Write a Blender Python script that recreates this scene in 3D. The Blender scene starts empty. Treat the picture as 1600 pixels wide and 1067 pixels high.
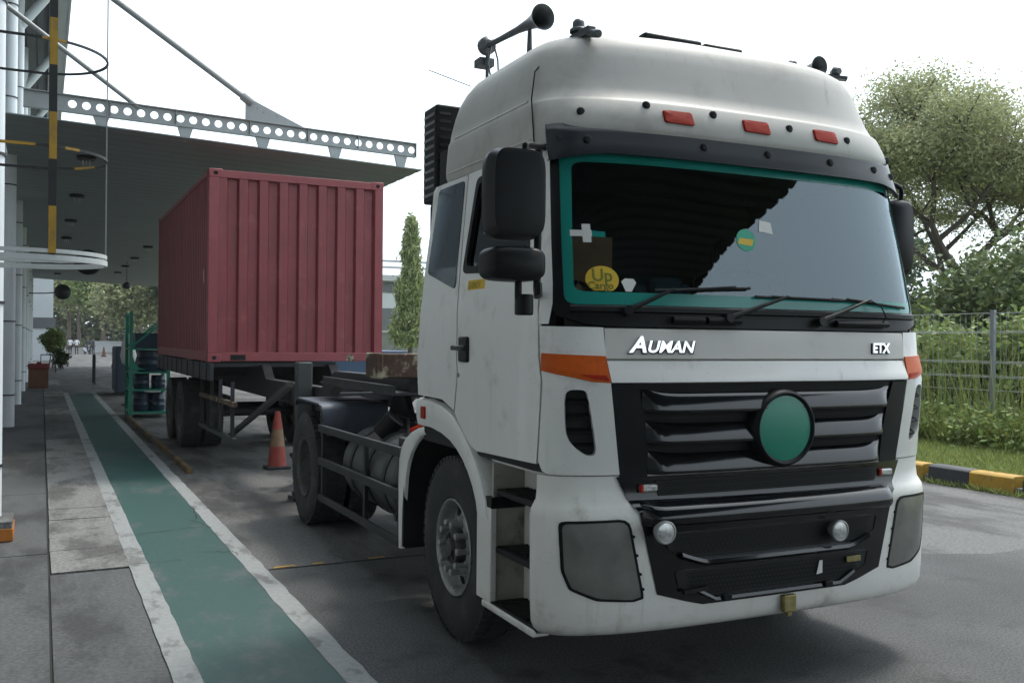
import bpy, bmesh, math, random
import numpy as np
from mathutils import Vector, Matrix, noise as mnoise
R = math.radians
sc = bpy.context.scene
col = sc.collection

# ------------------------------------------------------------------ camera
YAW, ROLL = R(26.5185), R(0.5379)
cam_d = bpy.data.cameras.new('camera'); cam = bpy.data.objects.new('camera', cam_d); col.objects.link(cam)
cam_d.sensor_width = 36.0; cam_d.lens = 36.0 * 1472.55 / 1600.0
cam_d.clip_start = 0.05; cam_d.clip_end = 2000
cam.matrix_world = Matrix.Translation((0, 0, 1.75)) @ Matrix.Rotation(-YAW, 4, 'Z') @ Matrix.Rotation(R(90), 4, 'X') @ Matrix.Rotation(ROLL, 4, 'Z')
sc.camera = cam

# ------------------------------------------------------------------ sky and sun (bright hazy overcast)
SUN_EL, SUN_AZ = R(60), R(70)      # azimuth measured from +Y towards +X
world = bpy.data.worlds.new('World'); sc.world = world; world.use_nodes = True
wn = world.node_tree.nodes; wl = world.node_tree.links
bgn = wn['Background']
sky = wn.new('ShaderNodeTexSky'); sky.sky_type = 'NISHITA'; sky.sun_disc = False
sky.sun_elevation = SUN_EL; sky.sun_rotation = SUN_AZ
sky.air_density = 1.6; sky.dust_density = 6.0; sky.ozone_density = 1.0
hs = wn.new('ShaderNodeHueSaturation'); hs.inputs['Saturation'].default_value = 0.35
mx = wn.new('ShaderNodeMix'); mx.data_type = 'RGBA'; mx.inputs['Factor'].default_value = 0.6
mx.inputs['B'].default_value = (10.3, 12.0, 13.4, 1)          # the even white veil of the overcast
wl.new(sky.outputs[0], hs.inputs['Color']); wl.new(hs.outputs[0], mx.inputs['A']); wl.new(mx.outputs['Result'], bgn.inputs['Color'])
bgn.inputs['Strength'].default_value = 0.15
sun_d = bpy.data.lights.new('sun', 'SUN'); sun_d.energy = 2.2; sun_d.angle = R(12); sun_d.color = (1.0, 0.95, 0.87)
sun = bpy.data.objects.new('sun', sun_d); col.objects.link(sun)
sd = Vector((math.sin(SUN_AZ) * math.cos(SUN_EL), math.cos(SUN_AZ) * math.cos(SUN_EL), math.sin(SUN_EL)))
sun.rotation_euler = sd.to_track_quat('Z', 'Y').to_euler(); sun.location = (0, -5, 30)
sc.view_settings.view_transform = 'Standard'; sc.view_settings.look = 'None'
sc.view_settings.gamma = 1; sc.view_settings.exposure = 0.5; sc.view_settings.use_curve_mapping = False
try:
    sc.cycles.max_bounces = 8; sc.cycles.transparent_max_bounces = 16; sc.cycles.use_denoising = True
except Exception: pass

# ------------------------------------------------------------------ materials
MAT = {}
def mat(name, c, rough=0.5, metal=0.0, var=0.0, scale=4.0, bump=0.0, bscale=60.0, dirt=None, dirt_scale=2.0, dirt_lo=.5, dirt_hi=.75,
        spec=0.5, island=0.0, coat=0.0, trans=0.0, island_hue=0.0, ext=None):
    """procedural material: base colour with noise variation, optional dirt blotches and fine relief"""
    m = bpy.data.materials.new(name); m.use_nodes = True; MAT[name] = m
    n = m.node_tree.nodes; l = m.node_tree.links; b = n['Principled BSDF']
    b.inputs['Roughness'].default_value = rough; b.inputs['Metallic'].default_value = metal
    b.inputs['Specular IOR Level'].default_value = spec; b.inputs['Coat Weight'].default_value = coat
    tc = n.new('ShaderNodeTexCoord'); cur = None
    rgb = n.new('ShaderNodeRGB'); rgb.outputs[0].default_value = (*c, 1); cur = rgb.outputs[0]
    def noise(s, det=6, rg=.55, vec=None):
        t = n.new('ShaderNodeTexNoise'); t.inputs['Scale'].default_value = s; t.inputs['Detail'].default_value = det; t.inputs['Roughness'].default_value = rg
        l.new(vec or tc.outputs['Object'], t.inputs['Vector']); return t
    def ramp(src, lo, hi):
        r = n.new('ShaderNodeMapRange'); r.inputs[1].default_value = lo; r.inputs[2].default_value = hi; r.interpolation_type = 'SMOOTHSTEP'
        l.new(src, r.inputs[0]); return r.outputs[0]
    if var:
        t = noise(scale); h = n.new('ShaderNodeHueSaturation'); l.new(cur, h.inputs['Color'])
        r = n.new('ShaderNodeMapRange'); r.inputs[1].default_value = .25; r.inputs[2].default_value = .75; r.inputs[3].default_value = 1 - var; r.inputs[4].default_value = 1 + var
        l.new(t.outputs['Fac'], r.inputs[0]); l.new(r.outputs[0], h.inputs['Value']); cur = h.outputs[0]
    if island:
        g = n.new('ShaderNodeNewGeometry'); h = n.new('ShaderNodeHueSaturation'); l.new(cur, h.inputs['Color'])
        r = n.new('ShaderNodeMapRange'); r.inputs[3].default_value = 1 - island; r.inputs[4].default_value = 1 + island
        l.new(g.outputs['Random Per Island'], r.inputs[0]); l.new(r.outputs[0], h.inputs['Value'])
        if island_hue:
            r2 = n.new('ShaderNodeMapRange'); r2.inputs[3].default_value = .5 - island_hue; r2.inputs[4].default_value = .5 + island_hue
            mm = n.new('ShaderNodeMath'); mm.operation = 'FRACT'; m2 = n.new('ShaderNodeMath'); m2.operation = 'MULTIPLY'; m2.inputs[1].default_value = 7.31
            l.new(g.outputs['Random Per Island'], m2.inputs[0]); l.new(m2.outputs[0], mm.inputs[0]); l.new(mm.outputs[0], r2.inputs[0]); l.new(r2.outputs[0], h.inputs['Hue'])
        cur = h.outputs[0]
    if dirt:
        t = noise(dirt_scale, 8, .65); x = n.new('ShaderNodeMix'); x.data_type = 'RGBA'
        l.new(ramp(t.outputs['Fac'], dirt_lo, dirt_hi), x.inputs['Factor']); l.new(cur, x.inputs['A']); x.inputs['B'].default_value = (*dirt, 1); cur = x.outputs['Result']
    if ext: cur = ext(n, l, tc, cur, noise, ramp)
    l.new(cur, b.inputs['Base Color'])
    if bump:
        t = noise(bscale, 4); bp = n.new('ShaderNodeBump'); bp.inputs['Strength'].default_value = bump; bp.inputs['Distance'].default_value = .01
        l.new(t.outputs['Fac'], bp.inputs['Height']); l.new(bp.outputs[0], b.inputs['Normal'])
    if trans:
        tr = n.new('ShaderNodeBsdfTranslucent'); l.new(cur, tr.inputs['Color']); ms = n.new('ShaderNodeMixShader'); ms.inputs[0].default_value = trans
        l.new(b.outputs[0], ms.inputs[1]); l.new(tr.outputs[0], ms.inputs[2]); l.new(ms.outputs[0], n['Material Output'].inputs['Surface'])
    return m
def glass(name, tint, ior=1.55, rough=0.015, film=0.0, film_col=(.3, .35, .38)):
    m = bpy.data.materials.new(name); m.use_nodes = True; MAT[name] = m
    n = m.node_tree.nodes; l = m.node_tree.links; n.remove(n['Principled BSDF'])
    t = n.new('ShaderNodeBsdfTransparent'); t.inputs[0].default_value = (*tint, 1)
    g = n.new('ShaderNodeBsdfGlossy'); g.inputs['Roughness'].default_value = rough; g.inputs['Color'].default_value = (.80, .93, 1, 1)
    f = n.new('ShaderNodeFresnel'); f.inputs['IOR'].default_value = ior
    x = n.new('ShaderNodeMixShader'); l.new(f.outputs[0], x.inputs[0]); l.new(t.outputs[0], x.inputs[1]); l.new(g.outputs[0], x.inputs[2]); out = x
    if film:
        d = n.new('ShaderNodeBsdfDiffuse'); d.inputs[0].default_value = (*film_col, 1); y = n.new('ShaderNodeMixShader'); y.inputs[0].default_value = film
        l.new(x.outputs[0], y.inputs[1]); l.new(d.outputs[0], y.inputs[2]); out = y
    l.new(out.outputs[0], n['Material Output'].inputs['Surface']); return m

def streaks(c2, lo=.55, hi=.8):
    def f(n, l, tc, cur, noise, ramp):      # thin run-off streaks and speckle on the paint
        mp = n.new('ShaderNodeMapping'); mp.inputs['Scale'].default_value = (14, 14, .9); l.new(tc.outputs['Object'], mp.inputs[0])
        t = noise(1.0, 6, .6, mp.outputs[0]); t2 = noise(1.6, 4, .5); mm = n.new('ShaderNodeMath'); mm.operation = 'MULTIPLY'
        l.new(ramp(t.outputs['Fac'], lo, hi), mm.inputs[0]); l.new(ramp(t2.outputs['Fac'], .42, .62), mm.inputs[1])
        x = n.new('ShaderNodeMix'); x.data_type = 'RGBA'; l.new(mm.outputs[0], x.inputs['Factor']); l.new(cur, x.inputs['A']); x.inputs['B'].default_value = (*c2, 1)
        t3 = noise(150, 2, .5); y = n.new('ShaderNodeMix'); y.data_type = 'RGBA'; l.new(ramp(t3.outputs['Fac'], .70, .76), y.inputs['Factor']); l.new(x.outputs['Result'], y.inputs['A']); y.inputs['B'].default_value = (.22, .2, .17, 1)
        return y.outputs['Result']
    return f
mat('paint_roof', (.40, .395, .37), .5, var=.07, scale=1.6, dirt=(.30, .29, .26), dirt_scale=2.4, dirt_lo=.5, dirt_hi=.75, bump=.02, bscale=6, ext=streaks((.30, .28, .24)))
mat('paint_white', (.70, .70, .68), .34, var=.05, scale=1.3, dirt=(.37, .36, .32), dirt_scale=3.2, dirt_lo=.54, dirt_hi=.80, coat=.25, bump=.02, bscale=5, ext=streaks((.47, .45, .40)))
mat('paint_silver', (.54, .525, .495), .38, var=.06, scale=3, dirt=(.34, .33, .30), dirt_scale=5, dirt_lo=.55, dirt_hi=.8)
mat('paint_bumper', (.70, .69, .655), .36, var=.07, scale=2, dirt=(.40, .38, .33), dirt_scale=4, dirt_lo=.52, dirt_hi=.78, ext=streaks((.45, .42, .36)))
mat('black_gloss', (.006, .007, .009), .14, var=.1, coat=.25, spec=.4, dirt=(.02, .02, .02), dirt_scale=6, dirt_lo=.6, dirt_hi=.85)
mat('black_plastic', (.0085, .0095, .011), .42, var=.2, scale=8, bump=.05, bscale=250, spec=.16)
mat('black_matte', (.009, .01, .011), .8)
mat('rubber', (.022, .023, .024), .82, var=.3, scale=9, dirt=(.075, .07, .062), dirt_scale=6, dirt_lo=.5, dirt_hi=.8, bump=.15, bscale=90)
mat('chassis', (.011, .013, .017), .6, var=.3, scale=6, dirt=(.036, .034, .03), dirt_scale=5, dirt_lo=.5, dirt_hi=.75, bump=.1)
mat('steel_grey', (.30, .305, .30), .45, .3, var=.25, scale=8, dirt=(.09, .075, .06), dirt_scale=9, dirt_lo=.5, dirt_hi=.75)
mat('tank_grey', (.055, .062, .062), .45, .4, var=.2, scale=3, dirt=(.06, .06, .055), dirt_scale=4)
mat('chrome', (.82, .83, .85), .12, 1.0)
mat('lens_clear', (.50, .51, .50), .2, .4, var=.45, scale=45)
mat('lens_head', (.15, .152, .138), .3, .1, var=.3, scale=7, coat=.2)
mat('orange_lens', (.50, .085, .005), .4, var=.12, scale=40, coat=.0, spec=.2, bump=.3, bscale=220)
mat('red_lens', (.30, .018, .006), .5, var=.15, scale=60, coat=.0, spec=.12, bump=.3, bscale=220)
mat('teal_film', (.012, .215, .18), .22, var=.06, scale=6)
mat('emblem_green', (.006, .205, .135), .3, var=.06, scale=6, dirt=(.05, .22, .16), dirt_scale=14, dirt_lo=.66, dirt_hi=.8)
mat('brass', (.22, .19, .07), .5, .3, var=.3, scale=30)
mat('beige_step', (.36, .345, .30), .6, var=.15, scale=5, dirt=(.12, .10, .07), dirt_scale=6)
mat('horn_grey', (.085, .095, .10), .4, .3, var=.25, scale=12)
mat('cardboard', (.38, .25, .14), .8, var=.2, scale=8)
mat('sticker_yellow', (.60, .40, .02), .5); mat('sticker_dark', (.16, .17, .02), .5); mat('sticker_white', (.62, .62, .6), .5)
mat('sticker_green', (.02, .32, .20), .5); mat('cloth_blue', (.05, .09, .13), .9)
mat('visor_smoke', (.02, .024, .028), .3, var=.1, spec=.3)
glass('windscreen_glass', (.72, .76, .76), 1.85)
glass('door_glass', (.10, .11, .12), 1.5)
glass('quarter_glass', (.10, .11, .12), 1.7, .05, .35, (.14, .165, .19))
mat('container_red', (.185, .032, .038), .55, var=.16, scale=2.0, dirt=(.25, .07, .062), dirt_scale=4.5, dirt_lo=.52, dirt_hi=.78, ext=streaks((.10, .03, .025), .52, .75), bump=.05, bscale=25)
mat('container_rail', (.215, .042, .047), .55, var=.14, scale=5, dirt=(.12, .04, .03), dirt_scale=9, dirt_lo=.58, dirt_hi=.75)
mat('dark_hole', (.004, .004, .004), .9)
mat('rust', (.07, .04, .028), .85, var=.4, scale=9, dirt=(.30, .28, .20), dirt_scale=6, dirt_lo=.5, dirt_hi=.62, bump=.3)
mat('blue_bin', (.03, .065, .12), .6, var=.15, scale=2)
mat('green_rack', (.01, .20, .125), .45, var=.15, scale=6)
mat('blue_drum', (.012, .03, .055), .4, var=.15)
mat('cone_orange', (.25, .04, .028), .6, var=.15, scale=12, dirt=(.2, .07, .05), dirt_scale=15, dirt_lo=.5, dirt_hi=.8)
mat('cone_white', (.20, .12, .065), .6, var=.2, scale=20)
mat('white_pipe', (.56, .60, .62), .45, var=.06, scale=2, dirt=(.36, .36, .33), dirt_scale=2.5, dirt_lo=.58, dirt_hi=.85)
mat('rim_dark', (.085, .087, .085), .55, .3, var=.3, scale=8, dirt=(.04, .035, .03), dirt_scale=9, dirt_lo=.45, dirt_hi=.7)
mat('fender_blue', (.05, .062, .085), .5, var=.2, scale=4, dirt=(.03, .03, .03), dirt_scale=4)
mat('hub_dark', (.045, .046, .045), .5, .3, var=.4, scale=14, dirt=(.11, .10, .085), dirt_scale=12, dirt_lo=.5, dirt_hi=.7)
mat('band_black', (.015, .016, .018), .6)
mat('galv', (.27, .29, .29), .55, .3, var=.08, scale=3, dirt=(.19, .2, .2), dirt_scale=2)
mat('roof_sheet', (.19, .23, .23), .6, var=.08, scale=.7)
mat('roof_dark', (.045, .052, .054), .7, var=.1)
mat('roof_fascia', (.34, .345, .34), .6, var=.08, scale=2)
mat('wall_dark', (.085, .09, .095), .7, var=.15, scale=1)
mat('wall_pale', (.42, .44, .45), .7, var=.08, scale=.5)
mat('yellow_paint', (.36, .21, .02), .6, var=.15, scale=8, dirt=(.16, .11, .04), dirt_scale=9, dirt_lo=.5, dirt_hi=.72)
mat('hazard_black', (.035, .038, .042), .6, var=.2, scale=8)
mat('red_box', (.15, .012, .015), .5, var=.1); mat('brown_box', (.115, .045, .022), .6, var=.15)
mat('orange_base', (.36, .12, .012), .6, var=.2, scale=10)
mat('hoop_white', (.46, .49, .49), .5, var=.1)
mat('mirror_back', (.012, .014, .014), .4)
mat('lamp_glass', (.42, .44, .43), .3)
mat('bark', (.10, .075, .055), .9, var=.35, scale=5, bump=.6, bscale=18)
mat('bark_dark', (.055, .045, .035), .9, var=.3, scale=4)
mat('leaf_olive', (.29, .31, .16), .65, island=.4, island_hue=.02, trans=.42)
mat('leaf_mid', (.105, .14, .05), .6, island=.45, island_hue=.02, trans=.25)
mat('leaf_dark', (.033, .062, .02), .6, island=.4, island_hue=.02, trans=.2)
mat('leaf_bright', (.18, .235, .07), .6, island=.4, island_hue=.025, trans=.3)
mat('leaf_ashoka', (.22, .26, .10), .5, island=.45, island_hue=.02, trans=.2)
mat('grass_blade', (.205, .25, .07), .7, island=.45, island_hue=.03, trans=.3)
mat('concrete_wall', (.17, .175, .17), .85, var=.2, scale=1.5, dirt=(.09, .09, .085), dirt_scale=1.5)
mat('fence_wire', (.27, .29, .28), .5, .4); mat('fence_post', (.20, .22, .24), .55, .3, var=.15, scale=6)
mat('skin', (.24, .13, .08), .6); mat('shirt_white', (.62, .64, .66), .8); mat('trouser_dark', (.02, .022, .03), .8); mat('shirt_dark', (.045, .05, .06), .8)
mat('hair', (.01, .01, .01), .7)
mat('bike_white', (.5, .52, .55), .4)
mat('moss_line', (.02, .022, .02), .95)

# ground materials
def asphalt_ext(n, l, tc, cur, noise, ramp):
    t = noise(.35, 6, .6); x = n.new('ShaderNodeMix'); x.data_type = 'RGBA'; l.new(ramp(t.outputs['Fac'], .38, .66), x.inputs['Factor']); l.new(cur, x.inputs['A']); x.inputs['B'].default_value = (.032, .033, .034, 1)
    t2 = noise(70, 3, .7); y = n.new('ShaderNodeMix'); y.data_type = 'RGBA'; y.blend_type = 'MULTIPLY'; y.inputs['Factor'].default_value = .8
    r = n.new('ShaderNodeMapRange'); r.inputs[1].default_value = .36; r.inputs[2].default_value = .64; r.inputs[3].default_value = .3; r.inputs[4].default_value = 1.9; l.new(t2.outputs['Fac'], r.inputs[0])
    l.new(x.outputs['Result'], y.inputs['A']); l.new(r.outputs[0], y.inputs['B'])
    t3 = noise(1.1, 7, .7); z = n.new('ShaderNodeMix'); z.data_type = 'RGBA'; l.new(ramp(t3.outputs['Fac'], .52, .68), z.inputs['Factor']); l.new(y.outputs['Result'], z.inputs['A']); z.inputs['B'].default_value = (.02, .02, .02, 1)
    return z.outputs['Result']
mat('asphalt', (.062, .064, .065), .85, bump=.5, bscale=90, ext=asphalt_ext)
def conc_ext(dark, lo, hi, s=1.2):
    def f(n, l, tc, cur, noise, ramp):
        mp = n.new('ShaderNodeMapping'); mp.inputs['Scale'].default_value = (1, .35, 1); l.new(tc.outputs['Object'], mp.inputs[0])
        t = noise(s, 8, .65, mp.outputs[0]); x = n.new('ShaderNodeMix'); x.data_type = 'RGBA'; l.new(ramp(t.outputs['Fac'], lo, hi), x.inputs['Factor']); l.new(cur, x.inputs['A']); x.inputs['B'].default_value = (*dark, 1)
        t2 = noise(35, 4, .7); y = n.new('ShaderNodeMix'); y.data_type = 'RGBA'; y.blend_type = 'MULTIPLY'; y.inputs['Factor'].default_value = .6
        r = n.new('ShaderNodeMapRange'); r.inputs[1].default_value = .38; r.inputs[2].default_value = .62; r.inputs[3].default_value = .5; r.inputs[4].default_value = 1.5; l.new(t2.outputs['Fac'], r.inputs[0])
        l.new(x.outputs['Result'], y.inputs['A']); l.new(r.outputs[0], y.inputs['B']); return y.outputs['Result']
    return f
mat('yard_concrete', (.088, .088, .086), .8, bump=.25, bscale=60, ext=conc_ext((.03, .03, .029), .44, .58, 1.3))
mat('pavement_concrete', (.062, .066, .068), .7, bump=.15, bscale=60, ext=conc_ext((.024, .026, .027), .44, .60, 1.3))
mat('slab_concrete', (.15, .153, .148), .75, bump=.2, bscale=60, ext=conc_ext((.06, .06, .058), .46, .62, 1.9))
def worn(base_col, lo, hi, s):
    def f(n, l, tc, cur, noise, ramp):
        mp = n.new('ShaderNodeMapping'); mp.inputs['Scale'].default_value = (1, .5, 1); l.new(tc.outputs['Object'], mp.inputs[0])
        t = noise(s, 9, .68, mp.outputs[0]); x = n.new('ShaderNodeMix'); x.data_type = 'RGBA'; l.new(ramp(t.outputs['Fac'], lo, hi), x.inputs['Factor']); l.new(cur, x.inputs['A']); x.inputs['B'].default_value = (*base_col, 1)
        t2 = noise(24, 5, .7); y = n.new('ShaderNodeMix'); y.data_type = 'RGBA'; y.blend_type = 'MULTIPLY'; y.inputs['Factor'].default_value = .45
        r = n.new('ShaderNodeMapRange'); r.inputs[1].default_value = .3; r.inputs[2].default_value = .7; r.inputs[3].default_value = .6; r.inputs[4].default_value = 1.3; l.new(t2.outputs['Fac'], r.inputs[0])
        l.new(x.outputs['Result'], y.inputs['A']); l.new(r.outputs[0], y.inputs['B']); return y.outputs['Result']
    return f
mat('green_paint', (.015, .058, .053), .6, bump=.1, bscale=50, ext=worn((.06, .078, .076), .50, .64, 1.5))
mat('white_line', (.22, .235, .235), .65, bump=.1, bscale=60, ext=worn((.12, .125, .122), .52, .62, 3.6))
mat('grass_soil', (.14, .17, .055), .95, var=.3, scale=3, bump=.6, bscale=30)
mat('far_ground', (.13, .13, .11), .9, var=.2, scale=.2)

# ------------------------------------------------------------------ mesh helpers
class MB:
    def __init__(s): s.v = []; s.f = []; s.mi = []
    def add(s, vs, fs, mi=0):
        o = len(s.v); s.v += [tuple(p) for p in vs]; s.f += [tuple(i + o for i in f) for f in fs]; s.mi += [mi] * len(fs); return s
    def box(s, x0, x1, y0, y1, z0, z1, mi=0):
        return s.add([(x0,y0,z0),(x1,y0,z0),(x1,y1,z0),(x0,y1,z0),(x0,y0,z1),(x1,y0,z1),(x1,y1,z1),(x0,y1,z1)],
                     [(0,3,2,1),(4,5,6,7),(0,1,5,4),(1,2,6,5),(2,3,7,6),(3,0,4,7)], mi)
    def bar(s, p, q, w, h=None, up=(0,0,1), mi=0):
        p, q = Vector(p), Vector(q); d = (q - p).normalized(); up = Vector(up)
        if abs(d.dot(up)) > .98: up = Vector((1, 0, 0))
        a = d.cross(up).normalized(); b = a.cross(d); h = h or w
        c = [(-w/2,-h/2),(w/2,-h/2),(w/2,h/2),(-w/2,h/2)]
        vs = [p + a*i + b*j for i, j in c] + [q + a*i + b*j for i, j in c]
        return s.add(vs, [(0,1,2,3),(7,6,5,4),(0,4,5,1),(1,5,6,2),(2,6,7,3),(3,7,4,0)], mi)
    def tube(s, path, r, n=8, cap=True, mi=0, closed=False):
        path = [Vector(p) for p in path]; N = len(path); rs = r if isinstance(r, (list, tuple)) else [r] * N
        vs = []; prev = None
        for i, p in enumerate(path):
            if closed: d = path[(i+1) % N] - path[i-1]
            else: d = path[min(i+1, N-1)] - path[max(i-1, 0)]
            d.normalize()
            a = prev - d * prev.dot(d) if prev is not None else d.cross(Vector((0,0,1)) if abs(d.z) < .9 else Vector((1,0,0)))
            if a.length < 1e-6: a = d.orthogonal()
            a.normalize(); prev = a; b = d.cross(a)
            for k in range(n):
                t = 2*math.pi*k/n; vs.append(p + (a*math.cos(t) + b*math.sin(t)) * rs[i])
        fs = []
        for i in range(N if closed else N-1):
            j = (i+1) % N
            for k in range(n): fs.append((i*n+k, i*n+(k+1)%n, j*n+(k+1)%n, j*n+k))
        if cap and not closed: fs.append(tuple(range(n-1, -1, -1))); fs.append(tuple((N-1)*n+k for k in range(n)))
        return s.add(vs, fs, mi)
    def lathe(s, prof, org=(0,0,0), axis='x', n=32, mi=0, closed=False):
        """prof: (along, radius) pairs turned about an axis"""
        vs = []; fs = []; m = len(prof); o = Vector(org)
        for k in range(n):
            t = 2*math.pi*k/n; c, sn = math.cos(t), math.sin(t)
            for a, r in prof:
                p = {'x': (a, r*c, r*sn), 'y': (r*c, a, r*sn), 'z': (r*c, r*sn, a)}[axis]; vs.append(o + Vector(p))
        for k in range(n):
            j = (k+1) % n
            for i in range(m if closed else m-1):
                i2 = (i+1) % m; fs.append((k*m+i, k*m+i2, j*m+i2, j*m+i))
        return s.add(vs, fs, mi)
    def prism(s, poly, a0, a1, axis='x', mi=0):
        """poly in the plane normal to the axis (order x:(y,z) y:(x,z) z:(x,y))"""
        def P(p, a): return {'x': (a, p[0], p[1]), 'y': (p[0], a, p[1]), 'z': (p[0], p[1], a)}[axis]
        n = len(poly); vs = [P(p, a0) for p in poly] + [P(p, a1) for p in poly]
        fs = [tuple(range(n)), tuple(range(2*n-1, n-1, -1))] + [(i, i+n, (i+1)%n+n, (i+1)%n) for i in range(n)]
        return s.add(vs, fs, mi)
    def loft(s, rings, cap0=True, cap1=True, mi=0, closed=True):
        n = len(rings[0]); vs = [p for r in rings for p in r]; fs = []
        for i in range(len(rings)-1):
            for k in range(n if closed else n-1): fs.append((i*n+k, i*n+(k+1)%n, (i+1)*n+(k+1)%n, (i+1)*n+k))
        if cap0: fs.append(tuple(range(n-1, -1, -1)))
        if cap1: fs.append(tuple((len(rings)-1)*n+k for k in range(n)))
        return s.add(vs, fs, mi)
    def mesh(s, name, mats, smooth=40, recalc=True):
        me = bpy.data.meshes.new(name); me.from_pydata(s.v, [], s.f)
        for m in (mats if isinstance(mats, (list, tuple)) else [mats]): me.materials.append(MAT[m])
        if any(s.mi): me.polygons.foreach_set('material_index', s.mi)
        if recalc:
            bm = bmesh.new(); bm.from_mesh(me); bmesh.ops.recalc_face_normals(bm, faces=bm.faces); bm.to_mesh(me); bm.free()
        if smooth: me.shade_smooth(); me.set_sharp_from_angle(angle=R(smooth))
        me.update(); return me
    def build(s, name, mats, parent=None, smooth=40, bevel=0, loc=(0,0,0), recalc=True, seg=2):
        return link(name, s.mesh(name, mats, smooth, recalc), parent, loc, bevel, seg)
def link(name, me, parent=None, loc=(0,0,0), bevel=0, seg=2):
    o = bpy.data.objects.new(name, me); col.objects.link(o); o.parent = parent; o.location = loc
    if bevel:
        b = o.modifiers.new('bevel', 'BEVEL'); b.width = bevel; b.segments = seg; b.limit_method = 'ANGLE'; b.angle_limit = R(35); b.harden_normals = False
    return o
def tag(o, label=None, cat=None, group=None, kind=None):
    if label: o['label'] = label
    if cat: o['category'] = cat
    if group: o['group'] = group
    if kind: o['kind'] = kind
    return o
def thing(name, label, cat, loc=(0,0,0), rz=0, group=None):
    o = bpy.data.objects.new(name, None); col.objects.link(o); o.location = loc; o.rotation_euler = (0, 0, rz); o.empty_display_size = .3
    return tag(o, label, cat, group)
def copy_tree(o, parent=None):
    c = o.copy(); col.objects.link(c); c.parent = parent
    for ch in list(o.children): copy_tree(ch, c)
    return c
def lerp(t, tab):
    if t <= tab[0][0]: return tab[0][1]
    for (a, x), (b, y) in zip(tab, tab[1:]):
        if t <= b: return x + (y - x) * (t - a) / (b - a)
    return tab[-1][1]
def smoothtab(t, tab):
    return np.interp(t, [a for a, _ in tab], [b for _, b in tab])
# ------------------------------------------------------------------ ground
def sheet(name, pts, z, m, kind='structure', parent=None):
    mb = MB(); mb.add([(x, y, z) for x, y in pts], [tuple(range(len(pts)))])
    o = mb.build(name, m, parent, smooth=0)
    if np.dot(o.data.polygons[0].normal, (0, 0, 1)) < 0: o.data.flip_normals()
    if kind: tag(o, kind=kind)
    return o
def rect(x0, x1, y0, y1): return [(x0, y0), (x1, y0), (x1, y1), (x0, y1)]
sheet('ground', rect(-500, 600, -400, 900), -0.03, 'far_ground')
sheet('yard', rect(1.5, 10.3, 5.0, 260), -0.004, 'yard_concrete')
sheet('road', [(1.5, -60), (10.3, -60), (10.3, 5.35), (7.2, 5.3), (5.2, 6.2), (4.0, 7.18), (1.5, 7.22)], 0.0, 'asphalt')
# pavement: base with recessed joints, panels, drain covers
pav = tag(sheet('pavement', rect(-6, 1.52, -60, 260), -0.012, 'moss_line'))
rnd = random.Random(4)
def slab(name, x0, x1, y0, y1, z1, m, parent, j=.004):
    j2 = [rnd.uniform(-j, j) for _ in range(4)]
    mb = MB(); mb.add([(x0,y0,-.03),(x1,y0,-.03),(x1,y1,-.03),(x0,y1,-.03),(x0+j2[0],y0,z1+rnd.uniform(-.001,.001)),(x1+j2[1],y0+j2[2],z1),(x1,y1+j2[3],z1+rnd.uniform(-.001,.001)),(x0,y1,z1)],
                      [(4,5,6,7),(0,1,5,4),(1,2,6,5),(2,3,7,6),(3,0,4,7)])
    return mb.build(name, m, parent, smooth=0)
y = -8.0
while y < 75:
    L = 3.3
    slab('paving_panel', -6, .055, y + .008, y + L - .008, -.002, 'pavement_concrete', pav); y += L
slab('paving_panel', .07, .625, -8, 7.72, -.002, 'pavement_concrete', pav)
ys = [7.75, 8.55, 9.12, 10.0, 10.62, 11.8, 12.5, 14.3, 15.2, 16.4, 18.0, 19.6, 21.5, 23.4, 25.6, 28, 31, 34, 38, 43, 50, 60]
for a, b in zip(ys, ys[1:]):
    slab('drain_cover', .075, .622, a + .01, b - .01, .002 + rnd.uniform(-.001, .003), 'slab_concrete' if (a < 16 or rnd.random() < .4) else 'pavement_concrete', pav)
y = -8.0
for b in (7.86, 9.0, 13.2, 17.5, 22, 28, 40, 75):
    slab('paving_panel', .626, 1.5, y + .006, b - .006, -.003, 'pavement_concrete', pav); y = b
# painted walkway with ragged, chipped edges
def ragged(name, x0, x1, ys, amp0, amp1, z, m, seed):
    rr = random.Random(seed); mb = MB(); L = []; Rr = []
    for yy in ys:
        L.append((x0 + rr.gauss(0, amp0), yy, z)); Rr.append((x1 + rr.gauss(0, amp1), yy, z))
    n = len(ys); mb.add(L + Rr, [(i, i + n, i + n + 1, i + 1) for i in range(n - 1)])
    o = mb.build(name, m, None, smooth=0)
    if o.data.polygons[0].normal.z < 0: o.data.flip_normals()
    return tag(o, kind='structure')
def wob(x0, drift): return x0
fine = list(np.arange(-6, 33, .16))
ragged('green_walkway_paint', .74, 1.415, list(np.arange(-6, 33, .25)), .002, .004, .003, 'green_paint', 3)
ragged('white_line_paint', .615, .752, fine, .0025, .0025, .006, 'white_line', 5)
ragged('white_line_paint', 1.405, 1.545, fine, .003, .004, .006, 'white_line', 6)
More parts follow.
